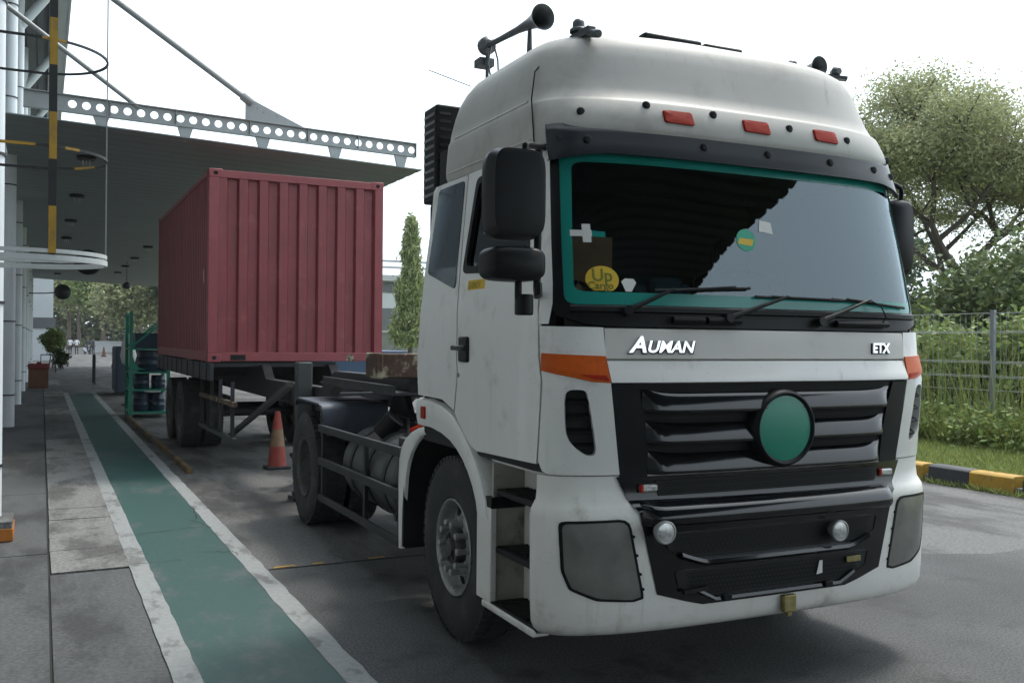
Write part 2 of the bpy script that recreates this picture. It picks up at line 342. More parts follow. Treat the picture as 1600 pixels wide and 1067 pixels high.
# cracks across the walkway
ck = MB()
for (x0, y0, x1, y1, s) in ((.6, 7.82, 1.0, 7.79, 1), (1.14, 8.05, 1.42, 7.95, 2), (1.42, 7.95, 1.44, 7.8, 3), (.76, 8.98, 1.36, 9.12, 4), (1.3, 9.5, 1.42, 9.0, 5), (.1, 9.3, .58, 9.5, 6), (.12, 10.3, .55, 10.25, 7), (.2, 8.1, .58, 8.3, 8), (1.41, 10.2, 1.36, 9.5, 9)):
    rr = random.Random(s); P = []
    n = 9
    for i in range(n + 1):
        t = i / n; P.append(Vector((x0 + (x1-x0)*t + rr.gauss(0, .008), y0 + (y1-y0)*t + rr.gauss(0, .012), .0075)))
    for i in range(n):
        d = (P[i+1] - P[i]).normalized(); s_ = Vector((-d.y, d.x, 0)) * rr.uniform(.002, .0055)
        ck.add([P[i]-s_, P[i]+s_, P[i+1]+s_, P[i+1]-s_], [(0, 1, 2, 3)])
tag(ck.build('pavement_crack', 'moss_line', pav, smooth=0), kind='stuff')
# expansion joint across the yard with worn yellow paint
jn = MB(); jn.box(1.56, 5.2, 7.205, 7.23, -.01, .0045); tag(jn.build('expansion_joint', 'moss_line', None), kind='structure')
for x0, x1 in ((1.6, 1.78), (1.9, 2.0), (2.35, 2.5)):
    sheet('yellow_joint_paint', [(x0, 7.24), (x1, 7.25), (x1 - .02, 7.29), (x0 + .01, 7.285)], .005, 'yellow_paint')

# grass verge, kerb, fence side
vg = MB()
nx, ny = 24, 60
for i in range(nx + 1):
    for j in range(ny + 1):
        x = 10.44 + 22 * (i / nx) ** 1.6; yv = -20 + 150 * (j / ny)
        vg.v.append((x, yv, .14 + .10 * min(1, (x - 10.44) / 3) + .05 * mnoise.noise(Vector((x * .7, yv * .7, 0))) * min(1, (x - 10.44))))
for i in range(nx):
    for j in range(ny):
        a = i * (ny + 1) + j; vg.f.append((a, a + ny + 1, a + ny + 2, a + 1)); vg.mi.append(0)
tag(vg.build('grass_verge', 'grass_soil'), kind='structure')
kerb = MB(); kerb.box(10.27, 10.42, -20, 130, -.05, .08); kerb = tag(kerb.build('kerb', 'concrete_wall'), kind='structure')
kb = MB(); kb.add([(10.22, .01, -.02), (10.45, .01, -.02), (10.45, .01, .215), (10.27, .01, .215), (10.235, .01, .19),
                   (10.22, .60, -.02), (10.45, .60, -.02), (10.45, .60, .215), (10.27, .60, .215), (10.235, .60, .19)],
                  [(0,1,2,3,4),(9,8,7,6,5),(0,5,6,1),(1,6,7,2),(2,7,8,3),(3,8,9,4),(4,9,5,0)])
kbm = [kb.mesh('kerb_stone', m) for m in ('hazard_black', 'yellow_paint')]
y0k = 7.84
for i in range(-14, 36):
    o = link('kerb_stone', kbm[i % 2], kerb, (rnd.uniform(-.006, .006), y0k + i * .625, rnd.uniform(-.006, .006)), .008)
    o.rotation_euler = (rnd.uniform(-.008, .008), 0, rnd.uniform(-.008, .008))

# ------------------------------------------------------------------ canopy over the loading lane
def canopy(name, label, x0, x1, z0, z1, y0, y1, pitch, rib=.035, rm='roof_sheet'):
    t = thing(name, label, 'canopy', (x0, y0, 0))
    mb = MB(); n = int((y1 - y0) / pitch); top = []
    sec = []
    for i in range(n):
        ya = i * pitch
        sec += [(ya, 0), (ya + pitch*.62, 0), (ya + pitch*.72, rib), (ya + pitch*.9, rib)]
    sec.append((n * pitch, 0)); m = len(sec)
    for x, z in ((0, z0), (x1 - x0, z1)):
        for ya, h in sec: mb.v.append((x, ya, z + h))
    for x, z in ((0, z0), (x1 - x0, z1)):
        for ya, h in sec: mb.v.append((x, ya, z + h + .018))
    for i in range(m - 1):
        for a, b in ((0, m), (2*m, 3*m)):
            mb.f.append((a+i, b+i, b+i+1, a+i+1)); mb.mi.append(0)
        mb.f.append((m+i, 3*m+i, 3*m+i+1, m+i+1)); mb.mi.append(0)
        mb.f.append((i, 2*m+i, 2*m+i+1, i+1)); mb.mi.append(0)
    for i in (0, m-1): mb.f.append((i, m+i, 3*m+i, 2*m+i)); mb.mi.append(0)
    mb.build('roof_sheet', rm, t, smooth=0)
    return t
CX0, CX1, CY0, CZ0, CZ1 = -.62, 6.48, 16.9, 5.28, 5.0
can = canopy('loading_canopy', 'long flat grey metal canopy hung over the loading lane', CX0, CX1, CZ0, CZ1, CY0, 63.5, .5, .008)
def czz(x): return CZ0 + (CZ1 - CZ0) * (x - CX0) / (CX1 - CX0)
# perforated tie beam
bx0, bx1 = -.3, 6.46; NB = 29; hx0, hp, hr = .42, .2125, .065
def zb(x): return 5.47 - (x - .25) * .0275, 5.745 - (x - .25) * .031
web = MB()
def web_cell(xa, xb, hole):
    za0, za1 = zb(xa); zb0, zb1 = zb(xb)
    cor = [(xa, za0), (xb, zb0), (xb, zb1), (xa, za1)]
    if not hole:
        web.add([(x, yy, z) for yy in (0, .012) for x, z in cor], [(0,1,2,3), (7,6,5,4)]); return
    cx, cz = (xa + xb) / 2, (za0 + za1 + zb0 + zb1) / 4; o = []; inn = []; cr = math.atan2((za1 - za0)/2, (xb - xa)/2)
    T = sorted([2*math.pi*(k + .5)/20 for k in range(20)] + [cr, math.pi - cr, math.pi + cr, 2*math.pi - cr]); n = len(T)
    for t in T:
        c, s = math.cos(t), math.sin(t)
        inn.append((cx + hr*c, cz + hr*s))
        hx, hz = (xb - xa)/2, (za1 - za0)/2; q = min(hx/abs(c) if abs(c) > 1e-6 else 9, hz/abs(s) if abs(s) > 1e-6 else 9)
        o.append((cx + q*c, cz + q*s))
    vs = [(x, yy, z) for yy in (0, .012) for x, z in o + inn]; fs = []
    for k in range(n):
        j = (k+1) % n
        fs += [(k, j, n+j, n+k), (2*n+k, 3*n+k, 3*n+j, 2*n+j), (n+k, n+j, 3*n+j, 3*n+k)]
    web.add(vs, fs)
xx = hx0 - hp/2
web_cell(bx0, xx, False)
for i in range(NB): web_cell(xx, xx + hp, True); xx += hp
if xx < bx1: web_cell(xx, bx1, False)
bo = Vector((-CX0, .3, 0))
beam = MB(); beam.v = list(web.v); beam.f = list(web.f); beam.mi = list(web.mi)
for k in (0, 1):
    a, b = zb(bx0)[k], zb(bx1)[k]
    beam.bar((bx0, .006, a), (bx1, .006, b), .12, .014)
for x in (1.0, 2.05, 3.3, 4.35, 5.3, bx1 - .006): 
    a, b = zb(x); beam.bar((x, -.02, a), (x, -.02, b), .012, .05, up=(0, 1, 0))
bmo = beam.build('perforated_beam', 'galv', can, smooth=0, loc=bo)
st = MB()
for x in (.86, 2.2, 3.53, 4.86, 6.15):
    a = zb(x)[0]; zr = czz(x) + .02
    stub = MB(); stub.prism([(-.13, a - .008), (.13, a - .008), (.06, zr), (-.06, zr)], -.03, .03, 'y'); stub.tube([(0, -.05, zr + .02), (0, .05, zr + .02)], .05, 10)
    stub.build('roof_hanger', 'galv', can, loc=bo + Vector((x, 0, 0)), smooth=30)
gs = MB(); g0 = zb(3.25)[1]
gs.prism([(3.22, g0), (3.22, g0 + .30), (3.32, g0 + .385), (4.30, zb(4.3)[1] + .005)], -.012, .018, 'y')
for x, z in ((3.32, .30), (3.43, .24), (3.54, .18), (3.78, .14)): gs.tube([(x, -.03, g0 + z), (x, .03, g0 + z)], .012, 8)
gs.build('gusset_plate', 'galv', can, loc=bo, smooth=30)
rod = MB(); rod.tube([(3.27, .003, g0 + .36), (.2, .003, 7.98), (-2.65, .003, 9.86)], .055, 12); rod.tube([(3.34, .003, g0 + .315), (3.16, .003, g0 + .44)], .085, 10)
rod.build('tie_rod', 'galv', can, loc=bo)
rod = MB(); rod.tube([(1.45, .003, 5.66), (-2.65, .003, 8.54)], .04, 10); rod.build('tie_rod', 'galv', can, loc=bo)
for yb in (22.8, 28.6):   # stays of the beams behind, rising past the roof edge
    pass
# a second canopy: the bay the photographer stands in (its edge is mirrored in the windscreen)
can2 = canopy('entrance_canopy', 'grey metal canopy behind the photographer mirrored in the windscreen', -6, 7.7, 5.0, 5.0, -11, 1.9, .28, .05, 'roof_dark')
pb = MB()
for yy in (-1.5, -6, -10.5): 
    p2 = MB(); p2.tube([(.2, 0, 0), (.2, 0, 5.0)], .12, 12); p2.build('canopy_post', 'white_pipe', can2, loc=(-0.0, 11 + yy, 0))

# downlights under the canopy
lm = MB(); lm.lathe([(0, .0), (0, .17), (-.04, .18), (-.07, .15), (-.07, 0)], axis='z', n=20)
lm2 = MB()
for k in range(3):
    lm2.tube([(-.06 + .06*k, 0, -.07), (-.06 + .06*k, 0, -.17)], .014, 8)
ORD = ['nearest', 'second', 'third', 'fourth', 'fifth', 'sixth', 'farthest']
hm, bm_ = lm.mesh('housing', 'band_black'), lm2.mesh('bulb', 'lamp_glass')
for row, (X, ysl) in enumerate(((.74, (19.9, 25.3, 30.8, 36.2, 41.7, 47.2, 56.8)), (3.46, (20.4, 25.9, 31.4, 36.9, 42.4, 47.4, 52.2)))):
    for i, Y in enumerate(ysl):
        if row and Y < 33: continue
        t = thing('canopy_light', ('round black canopy light, ' + ORD[i if row == 0 else i - 3] + (' of the row along the columns' if row == 0 else ' of the row above the lane')), 'ceiling light', (X, Y, czz(X) - .002), 0,
                  'canopy lights by the columns' if row == 0 else 'canopy lights over the lane')
        link('housing', hm, t); link('bulb', bm_, t)

# ------------------------------------------------------------------ building on the left: columns, wall, high eave
bl = thing('warehouse_building', 'grey warehouse behind white pipe columns with high overhanging eave', 'building', (-2.6, 20, 0))
LB = Vector((2.6, -20, 0))
w = MB(); w.box(-12, -2.6, -40, 8.0, 0, 10.6); w.build('wall', 'wall_pale', bl, loc=LB); w = MB(); w.box(-12, -2.62, 8.0, 66, 0, 10.6); w.build('wall', 'wall_dark', bl, loc=LB)  # unseen near stretch, extended to shade the truck, made pale to bounce light
for yy in np.arange(9, 62, 6.85):
    d = MB(); d.box(-2.62, -2.5, yy + 1.2, yy + 5.2, 0, 4.2); d.box(-2.52, -2.46, yy + 1.2, yy + 5.2, 2.0, 2.08)
    d.build('shutter_door', 'wall_pale', bl, loc=LB)
r_ = MB(); secs = []
for i, xq in enumerate(np.arange(-12.5, .55, .3)):
    secs += [(xq, 11.15), (xq + .2, 11.15), (xq + .23, 11.19), (xq + .27, 11.19)]
n_ = len(secs)
r_.add([(x, -40, z) for x, z in secs] + [(x, 68, z) for x, z in secs], [(i, i+1, n_+i+1, n_+i) for i in range(n_-1)])
r_.build('roof', 'wall_dark', bl, loc=LB, smooth=0)
f_ = MB(); f_.box(.12, .62, -40, 68, 11.02, 11.13); f_.box(.60, .66, -40, 68, 10.98, 11.45); f_.build('eave_fascia', 'roof_fascia', bl, loc=LB)
for i, Y in enumerate((9.45, 14.1, 20.8, 27.6, 34.4, 41.2, 48, 54.8, 61.6)):
    XC = -.6 if i else -.44
    c = MB(); c.tube([(XC, Y, .0), (XC, Y, 11.1)], .135, 20)
    co = c.build('column', 'white_pipe', bl, loc=LB)
    b = MB()
    for z in (.62, 2.05, 3.35, 4.7, 6.4, 8.2):
        b.lathe([(z-.012, .134), (z-.012, .148), (z+.012, .148), (z+.012, .134)], (XC, Y, 0), 'z', 20)
    b.build('pipe_clamp', 'band_black', co)
    a = MB(); a.tube([(-.6, Y, 9.75), (-.35, Y, 10.1), (.3, Y, 11.02)], .12, 12); a.tube([(-.6, Y - .0, 9.6), (-.6, Y + 1.6, 10.9)], .07, 10)
    a.build('brace', 'white_pipe', bl, loc=LB)
    if i == 0:
        p = MB(); p.box(-.93, -.21, Y-.33, Y+.14, 0, .175); p.build('plinth', 'slab_concrete', bl, loc=LB, bevel=.01)
        p = MB(); p.box(-.935, -.205, Y-.335, Y+.145, 0.0, .115); p.build('plinth_skirt', 'orange_base', bl, loc=LB, bevel=.01)
# caged ladder at the left edge
ld = thing('caged_ladder', 'steel wall ladder with yellow and black safety cage hoops', 'ladder', (-.8, 5.6, 0)); LL = Vector((.8, -5.6, 0))
for s in (-1, 1):
    m = MB(); m.bar((-.8, 5.6 + s*.26, 0), (-.8, 5.6 + s*.26, 9.0), .06, .03); m.build('rail', 'galv', ld, loc=LL)
rg = MB(); rg.tube([(-.8, 5.34, 0), (-.8, 5.86, 0)], .014, 8); rgm = rg.mesh('rung', 'galv')
for k in range(29): link('rung', rgm, ld, LL + Vector((0, 0, .3 + .3*k)))
def hoop(z, w, h, name, segs):
    P = [(-.8, 5.24), (-.4, 5.24)]
    for k in range(31):
        t = -math.pi/2 + math.pi*k/30; P.append((-.05 + .36*math.cos(t), 5.6 + .36*math.sin(t)))
    P += [(-.4, 5.96), (-.8, 5.96)]
    m = MB()
    pts = [Vector((x, y_, z)) for x, y_ in P]
    for i in range(len(pts)-1):
        m.bar(pts[i], pts[i+1] + (pts[i+1]-pts[i])*.04, w, h, mi=segs(i))
    return m
hz = [2.17 + .535*k for k in range(13)]
for k, z in enumerate(hz):
    if k == 0:
        m = hoop(z + .012, .012, .02, 'hoop', lambda i: 0); h = m.build('hoop', ['hoop_white'], ld, loc=LL, smooth=0)
        m = hoop(z - .022, .016, .028, 'hoop', lambda i: 0); m.build('hoop_skirt', ['hoop_white'], h, smooth=0)
    elif k == 1: hoop(z, .01, .014, 'hoop', lambda i: 0 if i in (1, 6, 7, 22, 23, 24, 25, 33) else 1).build('hoop', ['yellow_paint', 'band_black'], ld, loc=LL, smooth=0)
    else: hoop(z, .01, .012, 'hoop', lambda i: 0 if i in (3, 4, 5) else 1).build('hoop', ['yellow_paint', 'band_black'], ld, loc=LL, smooth=0)
sp = MB(); z = 2.17
for k in range(26):
    sp.box(.025, .06, 5.236, 5.248, z, z + .235, mi=k % 2 and 1 or 0); z += .235
sp.build('cage_strap', ['yellow_paint', 'band_black'], ld, loc=LL, smooth=0)
sp = MB(); sp.box(.306, .312, 5.59, 5.61, 2.17, 4.9); sp.build('cage_strap', 'galv', ld, loc=LL, smooth=0)
sp = MB(); sp.box(.025, .06, 5.952, 5.964, 2.17, 4.9); sp.build('cage_strap', 'band_black', ld, loc=LL, smooth=0)
# ------------------------------------------------------------------ truck tractor (truck frame: u across, v back, z up)
TX, TY = 3.2896, R(-1.1168)
truck = thing('truck_tractor', 'white cab-over truck tractor with black grille and blank green badge', 'truck', (TX - 5*math.sin(TY), 5*math.cos(TY), 0), TY)
TO = (0, -5, 0)
def tb(mb, name, m, parent=None, **k):
    o = mb.build(name, m, truck, loc=TO, **k) if parent is None else mb.build(name, m, parent, **k)
    if isinstance(m, str) and 'glass' in m:      # normals of panes face out of the cab
        me = o.data; t = sum((p.normal.dot(p.center - Vector((0, 5.2, p.center.z))) > 0) * 2 - 1 for p in me.polygons)
        if t < 0: me.flip_normals()
    return o
NE = 3.0
_w = [(.3,1.225),(1.0,1.235),(1.9,1.235),(2.2,1.21),(2.75,1.155),(3.0,1.14)]
_f = [(.3,3.735),(.95,3.72),(1.14,3.72),(1.40,3.70),(1.56,3.69),(1.67,3.722),(1.82,3.735),(1.93,3.757),(2.7,3.89),(2.85,3.91)]
def cw(z): return smoothtab(z, _w)
def cf(z): return smoothtab(z, _f)
CD = .30
def B(a, z):
    s = -1 if a < 0 else 1; t = min(abs(a), 1) * math.pi / 2
    u = s * cw(z) * math.sin(t) ** (2/NE); v = cf(z) + CD * (1 - max(0, math.cos(t)) ** (2/NE))
    if abs(a) > 1: v += (abs(a) - 1) * 1.6
    return Vector((u, v, z))
def BN(a, z):
    e = .004
    n = (B(a + e, z) - B(a - e, z)).cross(B(a, z + .01) - B(a, z - .01))
    n.normalize()
    c = B(a, z) - Vector((0, 5.2, z))
    return n if n.dot(c) > 0 else -n
def BO(a, z, off): return B(a, z) + BN(a, z) * off
def fu(u, z): return math.copysign(math.asin(min(1, (abs(u) / cw(z))) ** (NE/2)) * 2 / math.pi, u)
def sv(s, v, z):
    f = cf(z)
    if v >= f + CD: return s * (1 + (v - f - CD) / 1.6)
    return s * math.acos(max(0, 1 - (v - f) / CD) ** (NE/2)) * 2 / math.pi
def F_(u, z): return (fu(u, z), z)
def S_(s, v, z): return (sv(s, v, z), z)
def mir(loop): return [(-a, z) for a, z in loop]
def dense(loop, step=.05):
    out = []
    for (a, z), (b, y) in zip(loop, loop[1:] + loop[:1]):
        n = max(1, int(math.ceil((B(a, z) - B(b, y)).length / step)))
        for i in range(n): out.append((a + (b-a)*i/n, z + (y-z)*i/n))
    return out
def rounded(loop, r, n=4):
    """round the corners of an (a,z) loop; r is a share of the shorter neighbouring edge"""
    out = []; m = len(loop)
    for i in range(m):
        p, c, q = Vector(loop[i-1]), Vector(loop[i]), Vector(loop[(i+1) % m])
        s = c + (p - c) * r; e = c + (q - c) * r
        for k in range(n + 1):
            t = k / n; out.append(tuple(s * (1-t)**2 + c * 2*t*(1-t) + e * t*t))
    return out
def patch(loop, off=0, rim=.012, step=.05, rings=(1, .96, .75, .5, .25), dome=0):
    mb = MB(); L = dense(loop, step); n = len(L); ca = sum(p[0] for p in L)/n; cz = sum(p[1] for p in L)/n; vs = []
    for s in rings:
        for a, z in L: vs.append(BO(ca + (a-ca)*s, cz + (z-cz)*s, off + dome*(1 - s*s)))
    vs.append(BO(ca, cz, off + dome)); fs = []
    for i in range(len(rings)-1):
        for k in range(n): j = (k+1) % n; fs.append((i*n+k, i*n+j, (i+1)*n+j, (i+1)*n+k))
    b = (len(rings)-1)*n
    for k in range(n): fs.append((b+k, b+(k+1)%n, len(vs)-1))
    if rim:
        o = len(vs)
        for a, z in L: vs.append(BO(a, z, off - rim))
        for k in range(n): j = (k+1) % n; fs.append((k, o+k, o+j, j))
    return mb.add(vs, fs)
def ray_loop(c, ang, loop):
    d = (math.cos(ang), math.sin(ang)); best = None
    for p, q in zip(loop, loop[1:] + loop[:1]):
        ex, ey = q[0]-p[0], q[1]-p[1]; den = d[0]*ey - d[1]*ex
        if abs(den) < 1e-12: continue
        wx, wy = p[0]-c[0], p[1]-c[1]; t = (wx*ey - wy*ex)/den; s = (wx*d[1] - wy*d[0])/den
        if t > 0 and -1e-6 <= s <= 1+1e-6 and (best is None or t > best): best = t
    return (c[0]+d[0]*best, c[1]+d[1]*best)
def ring(outer, inner, off=0, rim=.012, inrim=.03, step=.05, mid=4, off_in=None):
    off_in = off if off_in is None else off_in
    o, i = dense(outer, step), dense(inner, step); c = (sum(p[0] for p in i)/len(i), sum(p[1] for p in i)/len(i))
    A = sorted({round(math.atan2(p[1]-c[1], p[0]-c[0]), 4) for p in o + i})
    n = len(A); mb = MB(); vs = []; fs = []
    O = [ray_loop(c, t, outer) for t in A]; I = [ray_loop(c, t, inner) for t in A]
    for k in range(mid + 1):
        t = k/mid
        for p, q in zip(O, I): vs.append(BO(p[0]+(q[0]-p[0])*t, p[1]+(q[1]-p[1])*t, off+(off_in-off)*t))
    for k in range(mid):
        for m in range(n): j = (m+1) % n; fs.append((k*n+m, k*n+j, (k+1)*n+j, (k+1)*n+m))
    for pts, base, r, of in ((O, 0, rim, off), (I, mid*n, inrim, off_in)):
        if not r: continue
        b = len(vs)
        for a, z in pts: vs.append(BO(a, z, of - r))
        for m in range(n): j = (m+1) % n; fs.append((base+m, b+m, b+j, base+j))
    return mb.add(vs, fs)
def band(rows, nu=40, rim=True):
    """rows: (z, a_left, a_right, offset) from top to bottom -> curved strip"""
    mb = MB(); vs = []; m = nu + 1
    for z, a, b, off in rows:
        zz = z if isinstance(z, tuple) else (z, z)
        for k in range(m):
            t = k/nu; vs.append(BO(a+(b-a)*t, zz[0]+(zz[1]-zz[0])*t, off))
    return mb.add(vs, [(i*m+k, i*m+k+1, (i+1)*m+k+1, (i+1)*m+k) for i in range(len(rows)-1) for k in range(nu)])

# dark cab frame and interior seen through the glass and in the panel gaps
for s in (-1, 1):
    m = MB(); vs = []; zs = [1.12, 1.3, 1.6, 1.9, 2.2, 2.5, 2.735]; vv = [0, .15, .3, .6, .9, 1.2, 1.45, 1.7]
    for z in zs:
        for q in vv: vs.append(BO(sv(s, 3.90 + q + max(0, z-1.9)*.16*(1 - q/1.7), z), z, -.022))
    k = len(vv); m.add(vs, [(i*k+j, i*k+j+1, (i+1)*k+j+1, (i+1)*k+j) for i in range(len(zs)-1) for j in range(k-1)])
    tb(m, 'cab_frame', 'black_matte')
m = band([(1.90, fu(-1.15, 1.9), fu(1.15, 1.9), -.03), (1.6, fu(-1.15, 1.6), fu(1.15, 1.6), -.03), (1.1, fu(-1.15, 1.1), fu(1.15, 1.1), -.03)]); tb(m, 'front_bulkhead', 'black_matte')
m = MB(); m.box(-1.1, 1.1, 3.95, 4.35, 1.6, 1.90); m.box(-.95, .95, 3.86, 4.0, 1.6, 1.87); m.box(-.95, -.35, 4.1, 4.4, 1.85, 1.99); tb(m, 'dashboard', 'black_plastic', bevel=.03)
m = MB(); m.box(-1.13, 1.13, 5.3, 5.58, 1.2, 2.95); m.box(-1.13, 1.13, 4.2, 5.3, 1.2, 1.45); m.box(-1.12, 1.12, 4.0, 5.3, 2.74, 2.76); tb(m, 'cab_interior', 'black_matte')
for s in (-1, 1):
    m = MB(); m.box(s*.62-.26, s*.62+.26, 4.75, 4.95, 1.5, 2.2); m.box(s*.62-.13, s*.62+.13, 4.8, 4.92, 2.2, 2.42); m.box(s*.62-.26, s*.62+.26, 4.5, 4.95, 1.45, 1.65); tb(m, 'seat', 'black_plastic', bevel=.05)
m = MB(); c = Vector((-.62, 4.28, 2.0)); ax = Vector((0, -.45, .89)).normalized(); e1 = Vector((1, 0, 0)); e2 = ax.cross(e1)
m.tube([c + e1*.23*math.cos(t) + e2*.23*math.sin(t) for t in np.linspace(0, 2*math.pi, 28, endpoint=False)], .015, 8, closed=True)
for t in (0, 2.2, 4.1): m.bar(c, c + e1*.22*math.cos(t) + e2*.22*math.sin(t), .04, .015)
sw = tb(m, 'steering_wheel', 'black_plastic')
m = MB(); m.box(-1.06, -.55, 4.42, 4.425, 1.95, 2.33); tb(m, 'cardboard_panel', 'cardboard')
m = MB(); m.box(-.62, -.2, 4.15, 4.2, 1.9, 2.07); m.box(-.5, -.3, 4.1, 4.2, 2.0, 2.1); tb(m, 'rag', 'cloth_blue', bevel=.03)

# windscreen: glass, teal film border, black surround
ws_o = rounded([F_(-1.00, 1.825), F_(1.00, 1.825), S_(1, 3.90, 1.88), S_(1, 3.925, 1.96), S_(1, 4.075, 2.72), S_(-1, 4.075, 2.72), S_(-1, 3.925, 1.96), S_(-1, 3.90, 1.88)], .25)
gl = rounded([F_(-1.142, 1.93), F_(1.142, 1.93), F_(1.10, 2.70), F_(-1.10, 2.70)], .06)
gi = rounded([F_(-1.096, 1.992), F_(1.128, 1.992), F_(1.085, 2.634), F_(-1.054, 2.634)], .06)
tb(ring(ws_o, gl, .002, .015, .012), 'windscreen_seal', 'black_plastic')
def gridpatch(zs, ul, ur, off, nu=44):
    return band([(z, fu(ul(z), z), fu(ur(z), z), off) for z in zs], nu)
ul = lambda z: -1.145 + (z-1.93)*.0545; ur = lambda z: -ul(z)
wsg = tb(gridpatch(list(np.linspace(2.71, 1.925, 14)), ul, ur, -.004), 'windscreen', 'windscreen_glass')
tb(ring(gl, gi, -.0025, 0, 0), 'tint_border', 'teal_film', wsg)
def decal(loop, off, name, m_, parent=wsg): return tb(patch(loop, off, .001, .03, (1, .5)), name, m_, parent)
def disc(u, z, ru, rz, n=26, cut=None):
    P = []
    for k in range(n):
        t = 2*math.pi*k/n; zz = z + rz*math.sin(t)
        if cut is not None: zz = max(cut, zz)
        P.append(F_(u + ru*math.cos(t), zz))
    return P
decal([F_(-1.09, 2.262), F_(-.99, 2.262), F_(-.99, 2.292), F_(-1.09, 2.292)], -.0015, 'tape_strip', 'sticker_white')
decal([F_(-1.035, 2.232), F_(-.995, 2.232), F_(-.995, 2.322), F_(-1.035, 2.322)], -.001, 'tape_strip', 'sticker_white')
decal([F_(-.99, 2.262), F_(-.925, 2.258), F_(-.925, 2.286), F_(-.99, 2.29)], -.0015, 'tape_strip', 'teal_film')
stk = decal(disc(-.958, 2.052, .082, .066, cut=1.998), -.0015, 'round_sticker', 'sticker_yellow')
decal([F_(-.865, 2.045), F_(-.845, 2.06), F_(-.80, 2.058), F_(-.787, 2.04), F_(-.815, 1.996), F_(-.845, 1.996)], -.0015, 'sticker', 'sticker_white')
decal(disc(-.11, 2.285, .062, .058), -.0015, 'round_sticker', 'sticker_green')
decal([F_(-.165, 2.265), F_(-.075, 2.255), F_(-.06, 2.29), F_(-.15, 2.295)], -.001, 'round_sticker_print', 'sticker_yellow')
decal([F_(-.02, 2.335), F_(.07, 2.325), F_(.065, 2.385), F_(-.01, 2.395)], -.0015, 'sticker', 'sticker_white')
def text_mesh(txt, size, ext=.004, shear=0, bev=0, space=1.0, off=0.0):
    c = bpy.data.curves.new('t', 'FONT'); c.body = txt; c.size = size; c.extrude = ext; c.shear = shear; c.bevel_depth = bev; c.space_character = space; c.offset = off
    o = bpy.data.objects.new('t', c); col.objects.link(o); dg = bpy.context.evaluated_depsgraph_get(); dg.update()
    me = bpy.data.meshes.new_from_object(o.evaluated_get(dg)); bpy.data.objects.remove(o); bpy.data.curves.remove(c); return me
def front_text(parts, u0, z0, off, name, m_, parent=None, sx=1.0, bold=None):
    """parts: (text, size); set side by side and wrapped on the cab front"""
    vs, fs, x = [], [], 0
    for txt, size, ext, shear, bev in parts:
        me = text_mesh(txt, size, ext, shear, bev, 1.0, size*(bold if bold is not None else .02 if m_ == 'chrome' else 0)); o = len(vs); xs = [v.co.x for v in me.vertices]
        vs += [(v.co.x*sx + x - min(xs)*sx, v.co.y, v.co.z) for v in me.vertices]; fs += [tuple(i + o for i in p.vertices) for p in me.polygons]; x += (max(xs) - min(xs))*sx + size*.05
    P = [BO(fu(u0 + a, z0 + b), z0 + b, off + c) for a, b, c in vs]
    return tb(MB().add(P, fs), name, m_, parent, smooth=30)
front_text([('Up', .085, .0004, 0, 0.001)], -1.005, 2.045, -.0003, 'sticker_lettering', 'sticker_dark', wsg)
front_text([('Cargo', .05, .0004, 0, 0.0008)], -1.03, 2.006, -.0003, 'sticker_lettering', 'sticker_dark', wsg)

# A pillar strip, bonnet bands, corner panels
for s in (-1, 1):
    M = (lambda L: L) if s < 0 else mir
    lp = [S_(-1, 3.93, 1.83), S_(-1, 3.935, 1.96), S_(-1, 4.085, 2.70), S_(-1, 4.135, 2.725), S_(-1, 3.955, 1.94), S_(-1, 3.945, 1.83)]
    rows = []
    for z in np.linspace(2.72, 1.835, 10):
        sl = max(0, z - 1.95) * .2; a0, a1 = sv(-1, 3.975 + sl, z), sv(-1, 3.915 + sl, z)
        if s > 0: a0, a1 = -a0, -a1
        rows.append((z, a0, a1, .003))
    tb(band(rows, 6), 'pillar_panel', 'paint_white')
    outer = M([S_(-1, 3.96, 1.825), S_(-1, 3.955, 1.18), S_(-1, 3.93, 1.135), S_(-1, 3.90, 1.122), F_(-.90, 1.122), F_(-.905, 1.16), F_(-.962, 1.555), F_(-.978, 1.82)])
    vent = M([F_(-1.166, 1.50), F_(-1.157, 1.34), F_(-1.14, 1.28), F_(-1.066, 1.216), F_(-1.024, 1.214), F_(-1.016, 1.25), F_(-1.066, 1.505), F_(-1.085, 1.527), F_(-1.145, 1.527)])
    vent = rounded(vent, .35, 3)
    cp = tb(ring(outer, vent, .006, .02, .05, .04, 5), 'corner_panel', 'paint_white')
    tb(patch(vent, -.04, 0), 'air_vent', 'black_matte', cp)
    lv = MB()
    for z in (1.26, 1.33, 1.40, 1.47):
        u0 = lerp(z, [(1.2, -1.10), (1.28, -1.145), (1.52, -1.165)]); u1 = lerp(z, [(1.2, -1.02), (1.52, -1.068)])
        if s > 0: u0, u1 = -u0, -u1
        P = [BO(fu(u0 + (u1-u0)*t, z + dz), z + dz, of) for dz, of in ((.012, -.03), (-.006, .0), (-.016, -.004)) for t in np.linspace(0, 1, 5)]
        lv.add(P, [(i*5+k, i*5+k+1, (i+1)*5+k+1, (i+1)*5+k) for i in range(2) for k in range(4)])
    tb(lv, 'louvre', 'black_plastic', cp)
    ol = M([S_(-1, 3.935, 1.696), F_(-.973, 1.684), F_(-.963, 1.558), F_(-1.05, 1.563), F_(-1.13, 1.582), S_(-1, 3.93, 1.612)])
    tl = tb(patch(ol, .014, .012, .03, dome=.004), 'turn_signal', 'orange_lens')
    dk = M([F_(-1.10, 1.594), F_(-.985, 1.59), F_(-.97, 1.566), F_(-1.04, 1.573)]); tb(patch(dk, .019, .002, .03), 'lamp_reflector', 'red_lens', tl)
bz = [1.816, 1.79, 1.75, 1.71, 1.674]
